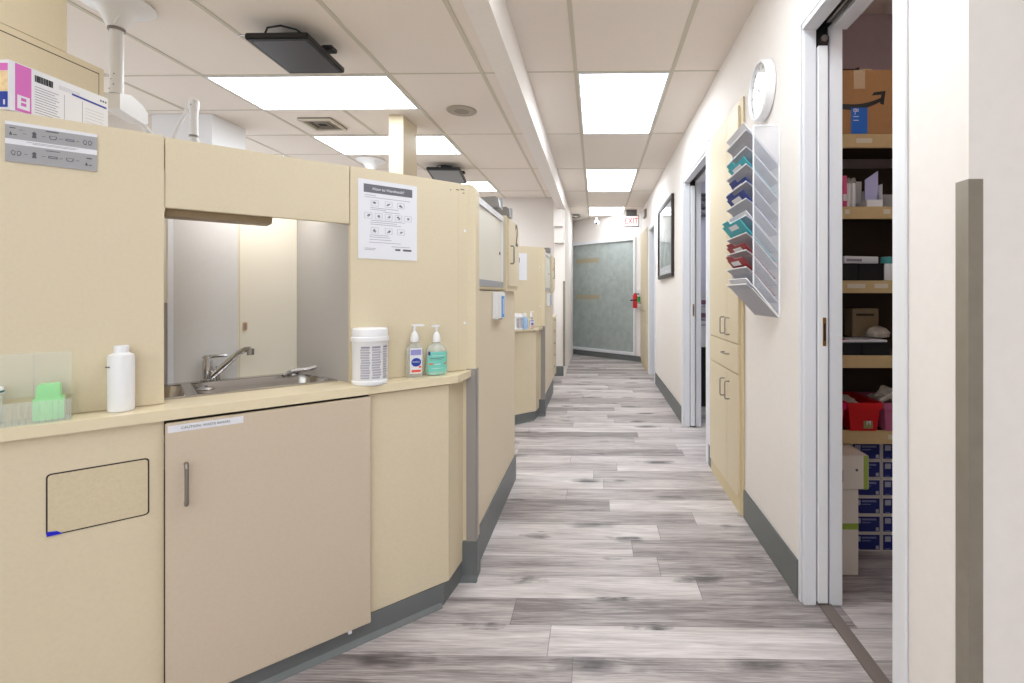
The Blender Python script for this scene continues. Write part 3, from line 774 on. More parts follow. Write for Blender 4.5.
pr.prism([(.145, .0975), (.24, .0935), (.24, .0885), (.145, .0925)], 'X', .0003, .0009, M_blue)
for j in range(3): pr.box(.0003, .0008, .222+j*.007, .226+j*.007, .105, .110, M_print)
for j in range(5): pr.box(.0003, .0006, .18, .232, .07-j*.009, .0705-j*.009, M_printl)
for yy in (.125, .172): pr.box(.0003, .0006, yy, yy+.0008, .02, .085, M_printl)
pr.build('side_print', cx)
en = MB().box(-.155, -.004, -.0008, 0, .095, .113, M_pink).box(-.155, -.004, -.0008, 0, .045, .094, mat('tan_photo', (236, 208, 160), .6, noise=.15, nscale=60)).box(-.155, -.004, -.0008, 0, .006, .044, M_blue).box(-.014, -.010, -.0012, -.0008, .012, .024, M_paper)
en.build('end_print', cx)

# ================================================================== corridor-side end unit (parallel to the corridor)
def make_end(label, glyph):
    t = thing('corridor_partition', label, 'partition', (-.514, 2.10, 0))
    # local: x=0 is the corridor face, y from 0 (near) to 1.06
    MB().box(-.16, 0, .004, 1.055, .0, 1.186, mat('sand_laminate', (220, 205, 180), .5, noise=.02, nscale=120), bev=.002).build('lower_body', t)
    # rounded post at the near end
    ps = MB(); P = [(-.055, .16), (.022, .16), (.022, 1.59)]
    for i in range(1, 6): P.append((.022-.03*(1-math.cos(i*PI/10)), 1.59+.03*math.sin(i*PI/10)))
    P += [(-.055, 1.62)]
    ps.prism(P, 'Y', -.06, .0, M_beige); ps.build('end_post', t)
    MB().box(-.160, -.056, -.03, .0, .16, 1.615, M_beige2).build('post_filler', t)
    MB().box(-.017, .0235, -.0625, -.0602, .155, .864, M_guard2).box(.0222, .0245, -.0625, -.025, .155, .864, M_guard2).build('corner_guard', t)
    bs = MB().box(-.09, .028, -.067, -.001, 0, .158, M_kick, bev=.004).box(.0, .008, .0, 1.06, 0, .155, M_kick, bev=.002)
    bs.prism([(-.085, 0), (-.067, 0), (-.067, .02), (-.072, .006)], 'X', -.085, .03, M_kick)
    bs.build('vinyl_base', t)
    # upper cabinet with sliding glass-white door in aluminium tracks
    uc = MB().box(-.16, -.004, .002, .62, 1.19, 1.60, M_beige, bev=.002); uc.build('upper_cabinet', t)
    al = MB().box(-.003, .008, .004, .62, 1.205, 1.235, M_alu).box(-.003, .010, .004, .62, 1.562, 1.59, M_white).box(-.003, .009, .595, .612, 1.235, 1.562, M_white).box(-.003, .006, .004, .614, 1.195, 1.203, M_beige2)
    al.build('door_track', t)
    dd = MB().box(-.003, .002, .006, .594, 1.236, 1.561, mat('ivory_slider', (226, 220, 206), .35)).build('sliding_door', t)
    MB().cyl((.002, .545, 1.385), .009, .003, M_black, axis='X', seg=16).build('finger_pull', dd)
    # projecting box cabinet with rounded lower corner
    pb = MB(); Q = [(.63, 1.19), (.98, 1.19)]
    for i in range(7): Q.append((1.0+.05*math.sin(i*PI/12), 1.24-.05*math.cos(i*PI/12)))
    for i in range(7): Q.append((1.02+.03*math.cos(i*PI/12), 1.57+.03*math.sin(i*PI/12)))
    Q += [(.63, 1.60)]
    pb.prism(Q, 'X', -.16, .022, M_beige); pb.build('box_cabinet', t)
    Q2 = [(.66, 1.215), (.97, 1.215), (1.01, 1.225), (1.025, 1.26), (1.025, 1.58), (.66, 1.585)]
    bd_ = MB().prism(Q2, 'X', .0225, .032, M_beige).build('box_door', t)
    MB().tube([(.032, .71, 1.44), (.048, .71, 1.44), (.052, .71, 1.433), (.052, .71, 1.348), (.048, .71, 1.341), (.032, .71, 1.341)], .0042, M_steel2, seg=10).build('handle', bd_, smooth=True)
    lettering(glyph, .19, M_black, Tx(.034, .92, 1.515), 'bay_number', bd_, ext=.0008)
    MB().box(.0225, .03, 1.055, 1.06, 1.37, 1.40, M_black).build('edge_catch', t)
    return t
E1 = make_end('near corridor-side partition with white sliding cabinet, steel handle box and number 2', '2')

def dispenser(dv, label):
    t = thing('card_dispenser', label, 'dispenser', Vector((-.5135, 2.57, 1.045))+Vector(dv))
    MB().box(.0, .026, -.10, .10, .0, .135, M_plw, bev=.003).build('casing', t)
    MB().box(.0265, .028, .0, .075, .004, .115, M_lblue, bev=.0006).box(.028, .0286, .03, .045, .02, .1, M_paper).build('blue_label', t)
    MB().cyl((.013, .04, -.008), .009, .008, M_grey, seg=12).build('nozzle', t)
    return t
dispenser((0, 0, 0), 'white wall dispenser with blue label under the near white sliding cabinet')
def bracket(y, label, dv=(0, 0, 0)):
    t = thing('metal_bracket', label, 'bracket', Vector((-.53, y, 1.6005))+Vector(dv), group='brackets on the near partition')
    MB().prism([(-.05, 0), (.05, 0), (.05, .008), (.045, .045), (.03, .055), (-.04, .05), (-.05, .04)], 'Y', -.05, .03, mat('smoky_metal', (128, 124, 120), .35, metal=.6)).build('cover', t)
    MB().box(-.052, .052, .0305, .036, 0, .06, M_alu, bev=.002).build('end_plate', t)
    return t
bracket(2.52, 'left one of two grey metal brackets on top of the near partition')
bracket(2.82, 'right one of two grey metal brackets on top of the near partition')

# ================================================================== second bay (2.75 m farther), same furniture
DV = Vector((0, 2.75, 0))
O_save = O.copy()
src = {o.name: o for o in bpy.data.objects if o.parent is None}
O = O_save + DV
t = thing('partition_screen', 'beige laminate screen of the second bay, seen past the number 2 box', 'partition', O, TH)
MB().box(-.70, -.001, 0, .02, .86, 1.618, M_beige, bev=.0015).box(-.05, -.0485, -.0004, .0, .86, 1.60, M_beige2).build('right_panel', t)
for z in (1.427, 1.052): MB().cyl((-.021, -.003, z), .0055, .003, M_plw, axis='Y', seg=16).build('screw_cap', t)
XL = -.85
make_countertop('short stretch of beige worktop in the second bay', hole=False)
make_base('beige angled base cabinet of the second bay', second=True)
O = O_save
O = O + DV
e2 = make_end('far corridor-side partition with a white sliding cabinet, second from the camera', '3')
e2.location = (-.514, 4.85, 0)
O = O_save
dispenser(DV, 'white wall dispenser with blue label on the far corridor-side partition')
bracket(2.52, 'grey metal bracket on top of the far corridor-side partition', DV)
def at2(x, y): return L2W(x, y, ZC)+DV
ZB = at2
# tub, blue bottle and sanitizer on the second worktop
tub = thing('wipes_tub', 'small white wipes bucket on the second bay worktop', 'tub', (-.69, 4.36, ZC), TH)
for ch in children(src['wipes_tub']):
    cc = ch.copy(); cc.parent = tub; C.objects.link(cc)
s3 = thing('spray_bottle', 'pale blue bottle between bucket and sanitizer on the second worktop', 'bottle', (-.628, 4.41, ZC), TH)
MB().lathe([(.026, 0), (.028, .003), (.028, .09), (.02, .105), (.012, .11)], mat('pale_blue_plastic', (170, 200, 232), .4), sc=(1, .7)).build('bottle_body', s3, smooth=True)
MB().lathe([(.013, .11), (.013, .135), (.008, .14)], M_plw).build('cap', s3, smooth=True)
s4 = thing('hand_sanitizer_bottle', 'pump bottle with blue emblem on the second bay worktop', 'bottle', (-.58, 4.455, ZC), TH)
for ch in children(src['hand_sanitizer_bottle']):
    cc = ch.copy(); cc.parent = s4; C.objects.link(cc)
tag(MB().box(-.06, .06, -.001, .0, 0, .25, M_paper, bev=0).build('notice_sheet'), 'small white notice on the second bay screen beside the box cabinet', 'notice')
o = bpy.data.objects['notice_sheet']; o.location = L2W(-.235, -.0015, 1.30)+DV; o.rotation_euler = (0, 0, TH)

# stack of drawers beyond the second bay
t = thing('drawer_unit', 'narrow beige drawer unit between the far partition and the white pier', 'drawers', (-.55, 6.30, 0))
MB().box(-.45, -.012, 0, .55, .08, .86, M_beige, bev=.002).box(-.45, -.05, 0, .55, 0, .08, M_black).build('body', t)
for i in range(5):
    z0 = .095+i*.152
    d = MB().box(-.011, .004, .004, .546, z0, z0+.145, M_beige, bev=.002).build('drawer', t)
    MB().box(.004, .012, .2, .34, z0+.12, z0+.128, M_steel2).build('pull', d)
MB().box(-.46, .01, -.005, .555, .861, .885, M_top, bev=.002).build('top', t)
# corner guard and white boxes on the pier
tag(MB().box(-.472, -.443, 7.119, 7.1285, .142, 1.355, M_guard).box(-.4445, -.441, 7.1285, 7.15, .142, 1.355, M_guard).build('corner_guard'), 'slim grey corner guard on the far white pier', 'corner guard')
for z0, z1, x0, x1, lb_ in ((2.12, 2.365, -.60, -.47, 'upper white box casing high on the far pier'), (1.885, 2.085, -.585, -.455, 'lower white box casing on the far pier')):
    t = thing('wall_casing', lb_, 'box', ((x0+x1)/2, 7.06, z0))
    MB().box(-(x1-x0)/2, (x1-x0)/2, -.06, .069, 0.003, z1-z0, M_wall, bev=.004).build('casing_body', t)
    MB().box(-(x1-x0)/2+.01, (x1-x0)/2-.01, -.055, .065, 0, .003, M_wallfar).build('underside', t)

# ================================================================== RIGHT SIDE
cg = thing('corner_guard', 'tall taupe metal corner guard on the right foreground corner', 'corner guard', (.78, 1.06, 0))
cgm = MB().prism([(-.0035, .034), (-.0035, -.0035), (.027, -.0035), (.027, -.0008), (-.0008, -.0008), (-.0008, .034)], 'Z', .001, 1.41, M_guard)
cgm.build('angle_strip', cg)

# tall built-in cabinets
def tall(loc, yl, ztop, label, handles=True, two=True):
    t = thing('tall_cabinet', label, 'cabinet', loc)
    MB().box(-.010, -.001, -.0, yl, .0, ztop, M_beige2, bev=.001).build('frame', t)
    fr = .05
    X_ = -.010
    def leaf(z0, z1, nm, y0=fr, y1=None):
        y1 = y1 or yl-.02
        return MB().box(X_-.012, X_-.0005, y0, y1, z0, z1, M_beige, bev=.0015).build(nm, t)
    ym = .275
    zs = ((.085, .735), (.905, ztop-.03))
    for (z0, z1), (h0, h1) in zip(zs, ((.575, .675), (.94, 1.035))):
        for (a, b_, hy) in ((fr, ym-.001, ym-.055), (ym+.001, yl-.02, ym+.055)):
            d = leaf(z0, z1, 'door', a, b_)
            if handles: MB().tube([(X_-.012, hy, h1), (X_-.034, hy, h1), (X_-.038, hy, h1-.006), (X_-.038, hy, h0+.006), (X_-.034, hy, h0), (X_-.012, hy, h0)], .0036, M_steel2, seg=10).build('handle', d, smooth=True)
    d = leaf(.742, .898, 'drawer', fr, yl-.02)
    if handles: MB().tube([(X_-.012, ym-.05, .83), (X_-.034, ym-.05, .83), (X_-.038, ym-.04, .83), (X_-.038, ym+.04, .83), (X_-.034, ym+.05, .83), (X_-.012, ym+.05, .83)], .0036, M_steel2, seg=10).build('handle', d, smooth=True)
    MB().box(X_-.004, X_+.0, .03, yl-.06, .0, .083, M_beige2).build('plinth', t)
    return t
tall((.779, 2.632, 0), .725, 2.205, 'tall beige built-in cabinet with steel handles on the right wall')
tall((.779, 7.42, 0), 1.15, 2.18, 'narrow-looking beige cabinet at the far end of the right wall', handles=False)
struct(MB().box(.7665, .7785, 3.362, 3.44, .149, 2.2, M_white).build('trim_6'))

# clock
ck = thing('wall_clock', 'round white wall clock with glare above the file holder', 'clock', (.779, 2.305, 2.10))
RY = Matrix.Rotation(-PI/2, 4, 'Y')
MB().lathe([(.128, 0), (.134, .004), (.134, .038), (.128, .042), (.121, .042), (.119, .030)], M_plw, seg=48, M=RY).build('rim', ck, smooth=True)
MB().lathe([(.118, .028), (.118, .0305)], mat('glossy_dial', (238, 238, 240), .12, coat=1., spec=1.), seg=48, M=RY).build('dial', ck)
hm = MB()
for k_ in range(12):
    a = k_*PI/6; hm.box(-.0322, -.0307, -.002, .002, .095, .108, M_print, M=Matrix.Rotation(a, 4, 'X'))
hm.build('hour_marks', ck)
MB().box(-.0335, -.0323, -.003, .003, -.01, .06, M_black, M=Matrix.Rotation(R(-60), 4, 'X')).build('hour_hand', ck)
MB().box(-.0348, -.0336, -.002, .002, -.012, .09, M_black, M=Matrix.Rotation(R(50), 4, 'X')).build('minute_hand', ck)

# file holder
fh = thing('file_holder', 'white wire mesh file holder with ten slanting pockets on the right wall', 'file holder', (.780, 2.134, 0))
yf = .325; zt = 1.885; zb2 = 1.07
def sidep(y):
    m_ = MB().prism([(-.001, zt), (-.112, zt), (-.112, 1.205), (-.001, zb2)], 'Y', y, y+.002, M_mesh)
    r_ = .0035
    for a, b_ in (((-.003, zt), (-.112, zt)), ((-.112, zt), (-.112, 1.205)), ((-.112, 1.205), (-.003, zb2)), ((-.003, zb2), (-.003, zt))):
        m_.tube([(a[0], y, a[1]), (b_[0], y, b_[1])], r_, M_plw, seg=8)
    return m_.build('side_panel', fh)
sidep(0); sidep(yf)
zp = [1.862-.0730*i for i in range(10)]
for i, z in enumerate(zp):
    # front of the pocket slopes from its lip down to the wall
    low = (-.004, z-.145) if z-.145 > zb2 else (-.004, zb2)
    m_ = MB().prism([(-.142, z+.006), (-.139, z+.008), (-.118, z-.008), (low[0]+.002, low[1]), (low[0]-.001, low[1]-.001), (-.119, z-.012)], 'Y', .004, yf-.003, M_meshs)
    m_.tube([(-.117, .0055, z-.010), (low[0], .0055, low[1])], .0022, M_plw, seg=6)
    m_.tube([(-.142, .004, z+.007), (-.142, yf-.003, z+.007)], .0030, M_plw, seg=8)
    m_.build('pocket', fh)
def sheet(i, m, over, y0, y1, label, nm='folder', cat='folder', tab=True, off=0.):
    z = zp[i]; t = thing(nm, label, cat, (.778, 2.134, 0))
    # lies parallel to the pocket front, 10 mm behind it, standing out over the lip
    d = Vector((-.126, 0, .149)).normalized(); base = Vector((-.012+off, 0, z-.118)); L_ = (Vector((-.128, 0, z+.004))-Vector((-.004, 0, z-.145))).length-.02+over
    n = Vector((.149, 0, .126)).normalized()*.004
    b0 = base; b1 = base+d*L_
    MB().prism([(b0.x, b0.z), (b1.x, b1.z), (b1.x+n.x, b1.z+n.z), (b0.x+n.x, b0.z+n.z)], 'Y', y0, y1, m).build('sleeve', t)
    if tab:
        b2 = b1+d*.018
        ym_ = y0+(y1-y0)*.55
        MB().prism([(b1.x, b1.z), (b2.x, b2.z), (b2.x+n.x, b2.z+n.z), (b1.x+n.x, b1.z+n.z)], 'Y', ym_, ym_+.09, m).build('tab', t)
        q0 = b1-d*.035-n*.05; q1 = b1-d*.012-n*.05
        MB().prism([(q0.x, q0.z), (q1.x, q1.z), (q1.x-.0012, q1.z-.001), (q0.x-.0012, q0.z-.001)], 'Y', y0+.08, y0+.2, M_paper).build('index_label', t)
    return t
sheet(0, M_paper, .035, .02, .30, 'printed white pages in the topmost pocket of the file holder', 'paper_stack', 'paper', tab=False)
sheet(2, M_tealf, .035, .02, .27, 'upper teal folder in the file holder, third pocket from the top')
sheet(3, M_navyf, .022, .03, .25, 'upper navy folder in the file holder, fourth pocket from the top')
sheet(4, M_navyf, .040, .02, .28, 'lower navy folder standing well out of the file holder')
sheet(5, M_paper, .020, .02, .29, 'white pages in the pocket below the lower navy folder', 'paper_stack', 'paper', tab=False)
sheet(6, M_tealf, .065, .01, .30, 'large teal folder standing far out of the file holder')
sheet(7, M_dred, .030, .02, .31, 'upper dark red folder in the file holder')
sheet(8, M_dred, .045, .02, .26, 'lower dark red folder in the file holder')
sheet(9, M_paper, .022, .01, .30, 'white pages in the lowest pocket of the file holder', 'paper_stack', 'paper', tab=False)

# framed picture
pf = thing('framed_picture', 'large dark-framed picture under glass on the right wall', 'picture', (.779, 5.54, 1.76))
fw, fhh = .55, .415
fm = MB()
for a in ((-fw, fw, fhh-.04, fhh), (-fw, fw, -fhh, -fhh+.04), (-fw, -fw+.04, -fhh+.04, fhh-.04), (fw-.04, fw, -fhh+.04, fhh-.04)):
    fm.box(-.03, -.001, a[0], a[1], a[2], a[3], M_frame, bev=.004)
fm.build('frame', pf)
MB().box(-.012, -.002, -fw+.04, fw-.04, -fhh+.04, fhh-.04, M_paper).build('mat_board', pf)
MB().box(-.0135, -.0125, -fw+.14, fw-.14, -fhh+.13, fhh-.13, mat('misty_print', (168, 176, 172), .6, noise=.25, nscale=6)).build('print', pf)
MB().box(-.017, -.0155, -fw+.04, fw-.04, -fhh+.04, fhh-.04, mat('frame_glazing', (235, 240, 240), .03, trans=.95, ior=1.3, alpha=.35)).build('glazing', pf)

# EXIT sign
ex = thing('exit_sign', 'white and red EXIT sign at the far end of the corridor', 'sign', (.60, 8.45, 2.30), R(-8))
MB().box(-.125, .125, -.03, .03, 0, .19, mat('sign_housing', (90, 86, 84), .5), bev=.004).box(-.09, .09, -.02, .02, .19, H-2.301, MATS['sign_housing']).build('housing', ex)
MB().box(-.115, .115, -.033, -.0302, .012, .178, M_signf).build('face', ex)
lettering('EXIT', .135, M_redtxt, Ty(0, -.0335, .095), 'lettering', ex, ext=.0008, sx=.82)
# camera dome
cm = thing('security_camera', 'white dome camera with dark lens on the far wall near the ceiling', 'camera', (.01, 9.02, 2.45)); cm.scale = (.8, .8, .8)
MB().lathe([(.02, .065), (.05, .055), (.062, .02), (.055, -.02), (.03, -.05), (.008, -.058)], M_plw).build('dome', cm, smooth=True)
MB().lathe([(.0, -.0), (.028, .002), (.024, .012), (.004, .018)], M_black, M=Matrix.Translation((0, -.050, -.008)) @ Matrix.Rotation(R(90), 4, 'X')).build('lens', cm, smooth=True)
MB().cyl((0, .0, .06), .018, .06, M_plw).build('stem', cm)
sd = thing('ceiling_sensor', 'small dark bracketed fixture on the ceiling at the corridor end', 'sensor', (-.34, 8.9, H-.002))
MB().box(-.07, .05, -.05, .05, -.025, 0, M_steel2, bev=.004).build('base', sd)
MB().tube([(-.08, -.04, -.05), (-.02, -.05, -.075), (.04, -.04, -.055), (.06, 0, -.03)], .008, M_print).build('wire_guard', sd)
# strobe
tb_ = thing('wall_strobe', 'small beige alarm box high on the far right wall', 'alarm', (.779, 7.82, 2.42))
MB().box(-.03, -.001, -.12, .12, -.06, .06, M_vent, bev=.004).build('back_box', tb_)
MB().box(-.04, -.0305, -.06, .04, -.035, .035, M_wallfar, bev=.004).build('lens', tb_)
# small items at the corridor end
xr = thing('red_alarm_bell', 'small red device with black levers beside the glass', 'device', (.652, 8.36, 1.06))
MB().lathe([(.03, -.125), (.038, -.12), (.038, .08), (.025, .11), (.015, .125)], M_red).build('cylinder', xr, smooth=True)
MB().tube([(-.075, -.01, .005), (-.02, -.045, .01), (.03, -.045, .01)], .012, M_black).box(-.02, .07, -.02, .02, .1, .12, M_black).build('levers', xr)
MB().box(.02, .105, -.008, .008, -.05, -.03, M_steel2).build('wall_bracket', xr)
xg = thing('green_top_dispenser', 'white wall dispenser with a green middle, at the end of the right wall', 'dispenser', (.779, 8.62, 1.08))
MB().box(-.085, -.0005, -.05, .05, -.15, -.05, M_plw, bev=.006).box(-.075, -.0005, -.045, .045, .045, .17, M_plw, bev=.006).build('white_casing', xg)
MB().lathe([(.03, -.05), (.046, -.04), (.046, .03), (.03, .045)], mat('green_plastic', (30, 170, 90), .4), p=(-.048, 0, 0)).build('green_cartridge', xg, smooth=True)

# ================================================================== STORE ROOM
sh = thing('shelving_unit', 'tan-edged shelving unit inside the store room', 'shelves', (1.45, 2.25, 0))
for z1, z0 in ((1.884, 1.822), (1.560, 1.505), (1.230, 1.174), (.896, .840), (.561, .501)):
    b_ = MB().box(-.5, .5, .012, .30, z0+.03, z1, M_brown).box(-.5, .5, 0, .0118, z0, z1, M_shelf, bev=.0015).build('shelf', sh)
    n = {1.884: ((-.29, -.22),), 1.230: ((-.33, -.25), (-.21, -.15)), .561: ((-.15, -.09),), 1.560: ((-.34, -.32), (-.17, -.14))}.get(z1, ())
    for a, c_ in n: MB().box(a, c_, -.0012, -.0002, z0+.022, z0+.042, mat('shelf_tag', (222, 212, 192), .6)).build('shelf_tag', b_)
MB().box(-.5, .5, .286, .30, 0, .501, M_brown).build('back_board', sh)
MB().box(-.52, -.502, 0, .30, 0, 1.884, M_brown).build('side_board', sh); MB().box(.502, .52, 0, .30, 0, 1.884, M_brown).build('side_board', sh)
MB().box(-.5, .5, .286, .30, .562, 1.8, M_brown).build('back_board', sh)
Yf = 2.25
def bx(name, label, cat, x0, x1, y0, y1, z0, z1, m, group=None, bev=.002):
    t = thing(name, label, cat, ((x0+x1)/2, y0, z0), group=group)
    MB().box(-(x1-x0)/2, (x1-x0)/2, 0, y1-y0, 0, z1-z0, m, bev=bev).build('body', t)
    return t
# shipping carton with a smile arrow
am = bx('shipping_box', 'brown cardboard carton with a black curved arrow on the top shelf', 'box', 1.06, 1.44, Yf+.002, Yf+.28, 1.885, 2.17, M_card)
smile = MB(); n = 14; U_, D_ = [], []
for i in range(n+1):
    u = i/n; x = -.19+.215*u; zz = .128-.032*math.sin(PI*u*.8)+.045*u
    th_ = .005+.0075*math.sin(PI*(.25+u*.65)); U_.append((x, zz+th_)); D_.append((x, zz-th_))
for i in range(n):
    smile.prism([D_[i], D_[i+1], U_[i+1], U_[i]], 'Y', -.0012, -.0002, M_black)
smile.prism([(-.020, .170), (-.012, .184), (.040, .190), (.032, .128), (.016, .134), (.022, .174)], 'Y', -.0012, -.0002, M_black)
sm = smile.build('curved_arrow', am)
MB().box(-.10, -.05, -.001, -.0002, .20, .284, M_tape).build('tape_strip', am)
MB().box(-.112, -.040, -.0014, -.0003, .0, .116, mat('blue_tape', (28, 110, 215), .4)).build('blue_sticker', am)
lettering('8-11', .034, M_paper, Matrix.Translation((-.092, -.0016, .082)) @ Matrix.Rotation(PI/2, 4, 'X') @ Matrix.Rotation(-PI/2, 4, 'Z'), 'sticker_lettering', am, ext=.0003)
MB().prism([(-.18, .286), (-.075, .286), (-.075, .298), (-.10, .290), (-.18, .292)], 'Y', .0, .1, M_brown).box(-.06, -.02, 0, .08, .286, .29, M_tape).build('lifted_flap', am)
# shelf 2 (z 1.56): pink/clear packets, white bin with lilac card
for i, (x, m_, lb_) in enumerate(((1.10, M_rose, 'pink packet at the left of the second shelf'), (1.125, mat('hot_pink', (225, 90, 140), .4), 'bright pink packet on the second shelf beside the clear tubes'))):
    t = bx('packet', lb_, 'packet', x-.01, x+.01, Yf+.03, Yf+.14, 1.561, 1.70+.006*i, m_)
    MB().box(-.008, .008, -.001, -.0002, .03, .06, M_paper).build('printed_patch', t)
for i, x in enumerate((1.155, 1.178)):
    t = thing('clear_tube', 'clear capped tube on the second shelf, %s of the pair' % ('left' if i == 0 else 'right'), 'tube', (x, Yf+.06, 1.561))
    MB().lathe([(.009, 0), (.010, .004), (.010, .11), (.008, .115)], M_plw).build('tube_body', t, smooth=True)
    MB().lathe([(.0105, .115), (.0105, .135), (.006, .14)], M_pet).build('cap', t, smooth=True)
wb = thing('card_bin', 'white open bin with a lilac divider on the second shelf', 'bin', (1.243, Yf+.0, 1.561))
MB().box(-.035, .035, .002, .004, 0, .03, M_plw).box(-.035, .035, .18, .184, 0, .15, M_plw).box(-.035, -.033, .004, .18, 0, .03, M_plw).box(.033, .035, .004, .18, 0, .10, M_plw).build('bin_body', wb)
MB().prism([(-.028, .012), (.03, .012), (.03, .165), (-.028, .125)], 'Y', .03, .034, mat('lilac_card', (190, 190, 230), .5)).build('divider', wb)
bx('small_carton', 'little grey carton at the right of the second shelf', 'box', 1.30, 1.36, Yf+.06, Yf+.14, 1.561, 1.625, M_grey)
# shelf 3 (z 1.23): black bins with white boxes
for i, (a, c_) in enumerate(((1.06, 1.172), (1.176, 1.285))):
    t = thing('black_bin', 'black plastic bin on the third shelf, %s' % ('left one' if i == 0 else 'right one beside the white canister'), 'bin', ((a+c_)/2, Yf+.004, 1.231))
    h_ = (c_-a)/2
    MB().box(-h_, h_, 0, .003, 0, .075, M_black, bev=.001).box(-h_, h_, .22, .223, 0, .075, M_black).box(-h_, -h_+.003, .003, .22, 0, .075, M_black).box(h_-.003, h_, .003, .22, 0, .075, M_black).box(-h_+.003, h_-.003, .003, .22, 0, .003, M_black).build('bin_body', t)
    MB().box(-h_, h_, -.004, 0, .068, .075, M_black, bev=.001).build('front_lip', t)
t = thing('white_carton', 'white flat carton lying tilted across the black bins', 'box', (1.195, Yf+.02, 1.3075), R(14))
MB().box(-.09, .09, 0, .14, .0, .032, M_paper, bev=.002).build('body', t)
MB().box(-.08, .0, -.0008, -.0001, .008, .02, M_printl).build('printed_patch', t)
bx('dark_carton', 'thin dark blue carton left of the tilted white carton', 'box', 1.06, 1.095, Yf+.01, Yf+.15, 1.3075, 1.335, M_navy)
t = thing('white_canister', 'white canister with teal label at the right of the third shelf', 'canister', (1.312, Yf+.03, 1.231))
MB().lathe([(.022, 0), (.024, .003), (.024, .10), (.02, .106)], M_plw).build('body', t, smooth=True)
MB().lathe([(.0245, .075), (.0245, .105)], mat('teal_cap', (70, 150, 150), .5)).build('teal_band', t)
t = thing('clear_vial', 'clear upright vial at the left of the third shelf', 'vial', (1.135, Yf+.19, 1.231))
MB().lathe([(.01, 0), (.011, .003), (.011, .165), (.008, .17)], M_pet).build('body', t, smooth=True)
# shelf 4 (z .896)
for i, (a, c_) in enumerate(((1.06, 1.186), (1.189, 1.31))):
    t = thing('black_tray', 'low black tray on the fourth shelf, %s one' % ('left' if i == 0 else 'right'), 'tray', ((a+c_)/2, Yf+.004, .897))
    h_ = (c_-a)/2
    MB().box(-h_, h_, 0, .2, 0, .055, M_black, bev=.002).build('tray_body', t)
t = thing('magazine', 'magazine with red and white cover lying on the black trays', 'magazine', (1.15, Yf+.01, .9535), R(4))
MB().box(-.09, .16, 0, .17, 0, .01, M_paper, bev=.001).build('pages', t)
MB().box(-.085, -.01, .01, .12, .0102, .0112, M_red).build('red_cover_patch', t)
t = bx('kraft_carton', 'greenish-tan upright carton at the back of the fourth shelf', 'box', 1.235, 1.36, Yf+.18, Yf+.26, .965, 1.10, mat('khaki_box', (170, 150, 118), .7))
MB().box(-.045, .04, -.0008, -.0002, .10, .11, M_brown).build('printed_line', t)
t = thing('wrapped_parts', 'heap of crinkled clear wrapping on the magazine', 'wrapping', (1.31, Yf+.10, .9655))
MB().lathe([(.02, 0), (.045, .006), (.05, .025), (.035, .045), (.01, .055)], M_frost, sc=(1.1, .8), seg=14).build('film', t, smooth=True)
# shelf 5 (z .561): red bins
def tub_bin(x0, x1, m, label, lab=None):
    t = thing('storage_bin', label, 'bin', ((x0+x1)/2, Yf-.015, .5615))
    h_ = (x1-x0)/2; hh = .125; q = .015
    b_ = MB()
    def wall_(pl): b_.prism(pl, 'Z', 0, 0, m)
    bm = b_.bm; i0 = b_.mi(m)
    o0 = [(-h_+q, .01, 0), (h_-q, .01, 0), (h_-q, .25, 0), (-h_+q, .25, 0)]; o1 = [(-h_, 0, hh), (h_, 0, hh), (h_, .26, hh), (-h_, .26, hh)]
    i1 = [(-h_+.005, .005, hh), (h_-.005, .005, hh), (h_-.005, .255, hh), (-h_+.005, .255, hh)]; i2 = [(-h_+q+.004, .014, .004), (h_-q-.004, .014, .004), (h_-q-.004, .246, .004), (-h_+q+.004, .246, .004)]
    V = [[bm.verts.new(p_) for p_ in r_] for r_ in (o0, o1, i1, i2)]
    bm.faces.new(V[0][::-1]); bm.faces.new(V[3])
    for a, b2 in ((0, 1), (1, 2), (2, 3)):
        for k_ in range(4): bm.faces.new((V[a][k_], V[a][(k_+1) % 4], V[b2][(k_+1) % 4], V[b2][k_]))
    b_.build('tub', t)
    MB().box(-h_-.004, h_+.004, -.006, .0, hh-.028, hh+.002, m, bev=.002).box(-h_-.005, -h_, 0, .26, hh-.02, hh+.002, m).box(h_, h_+.005, 0, .26, hh-.02, hh+.002, m).build('lip', t)
    if lab:
        MB().box(-.002, .038, -.0012+.0045, .0045+.002, .012, .055, M_olive, M=Matrix.Rotation(R(-4), 4, 'X')).build('size_label', t)
        lettering(lab, .026, M_paper, Ty(.018, .002, .037), 'size_lettering', t, ext=.0004)
    return t
tub_bin(1.118, 1.262, M_red, 'red plastic bin marked M on the lowest shelf', 'M')
tub_bin(1.275, 1.40, M_rose, 'dusty pink bin right of the red one on the lowest shelf')
tub_bin(.98, 1.104, mat('magenta_plastic', (200, 30, 90), .4), 'magenta-red bin left of the marked one, mostly behind the jamb')
for x, zz, lb_ in ((1.18, .60, 'clear crinkled packs heaped in the red bin'), (1.335, .645, 'clear wrapped packs heaped in the dusty pink bin'), (1.05, .62, 'crinkled packs heaped in the magenta bin')):
    t = thing('wrapped_packs', lb_, 'packs', (x, Yf+.11, zz))
    bm_ = MB(); rr_ = random.Random(int(x*100))
    for i in range(7):
        A = Matrix.Translation((rr_.uniform(-.022, .022), rr_.uniform(-.07, .07), .03+.006*i)) @ Matrix.Rotation(rr_.uniform(-.6, .6), 4, 'X') @ Matrix.Rotation(rr_.uniform(-.9, .9), 4, 'Z') @ Matrix.Rotation(rr_.uniform(-.5, .5), 4, 'Y')
        bm_.box(-.03, .03, -.05, .05, -.008, .008, M_frost, bev=.006, M=A)
    o = bm_.build('film', t); o['kind'] = 'stuff'
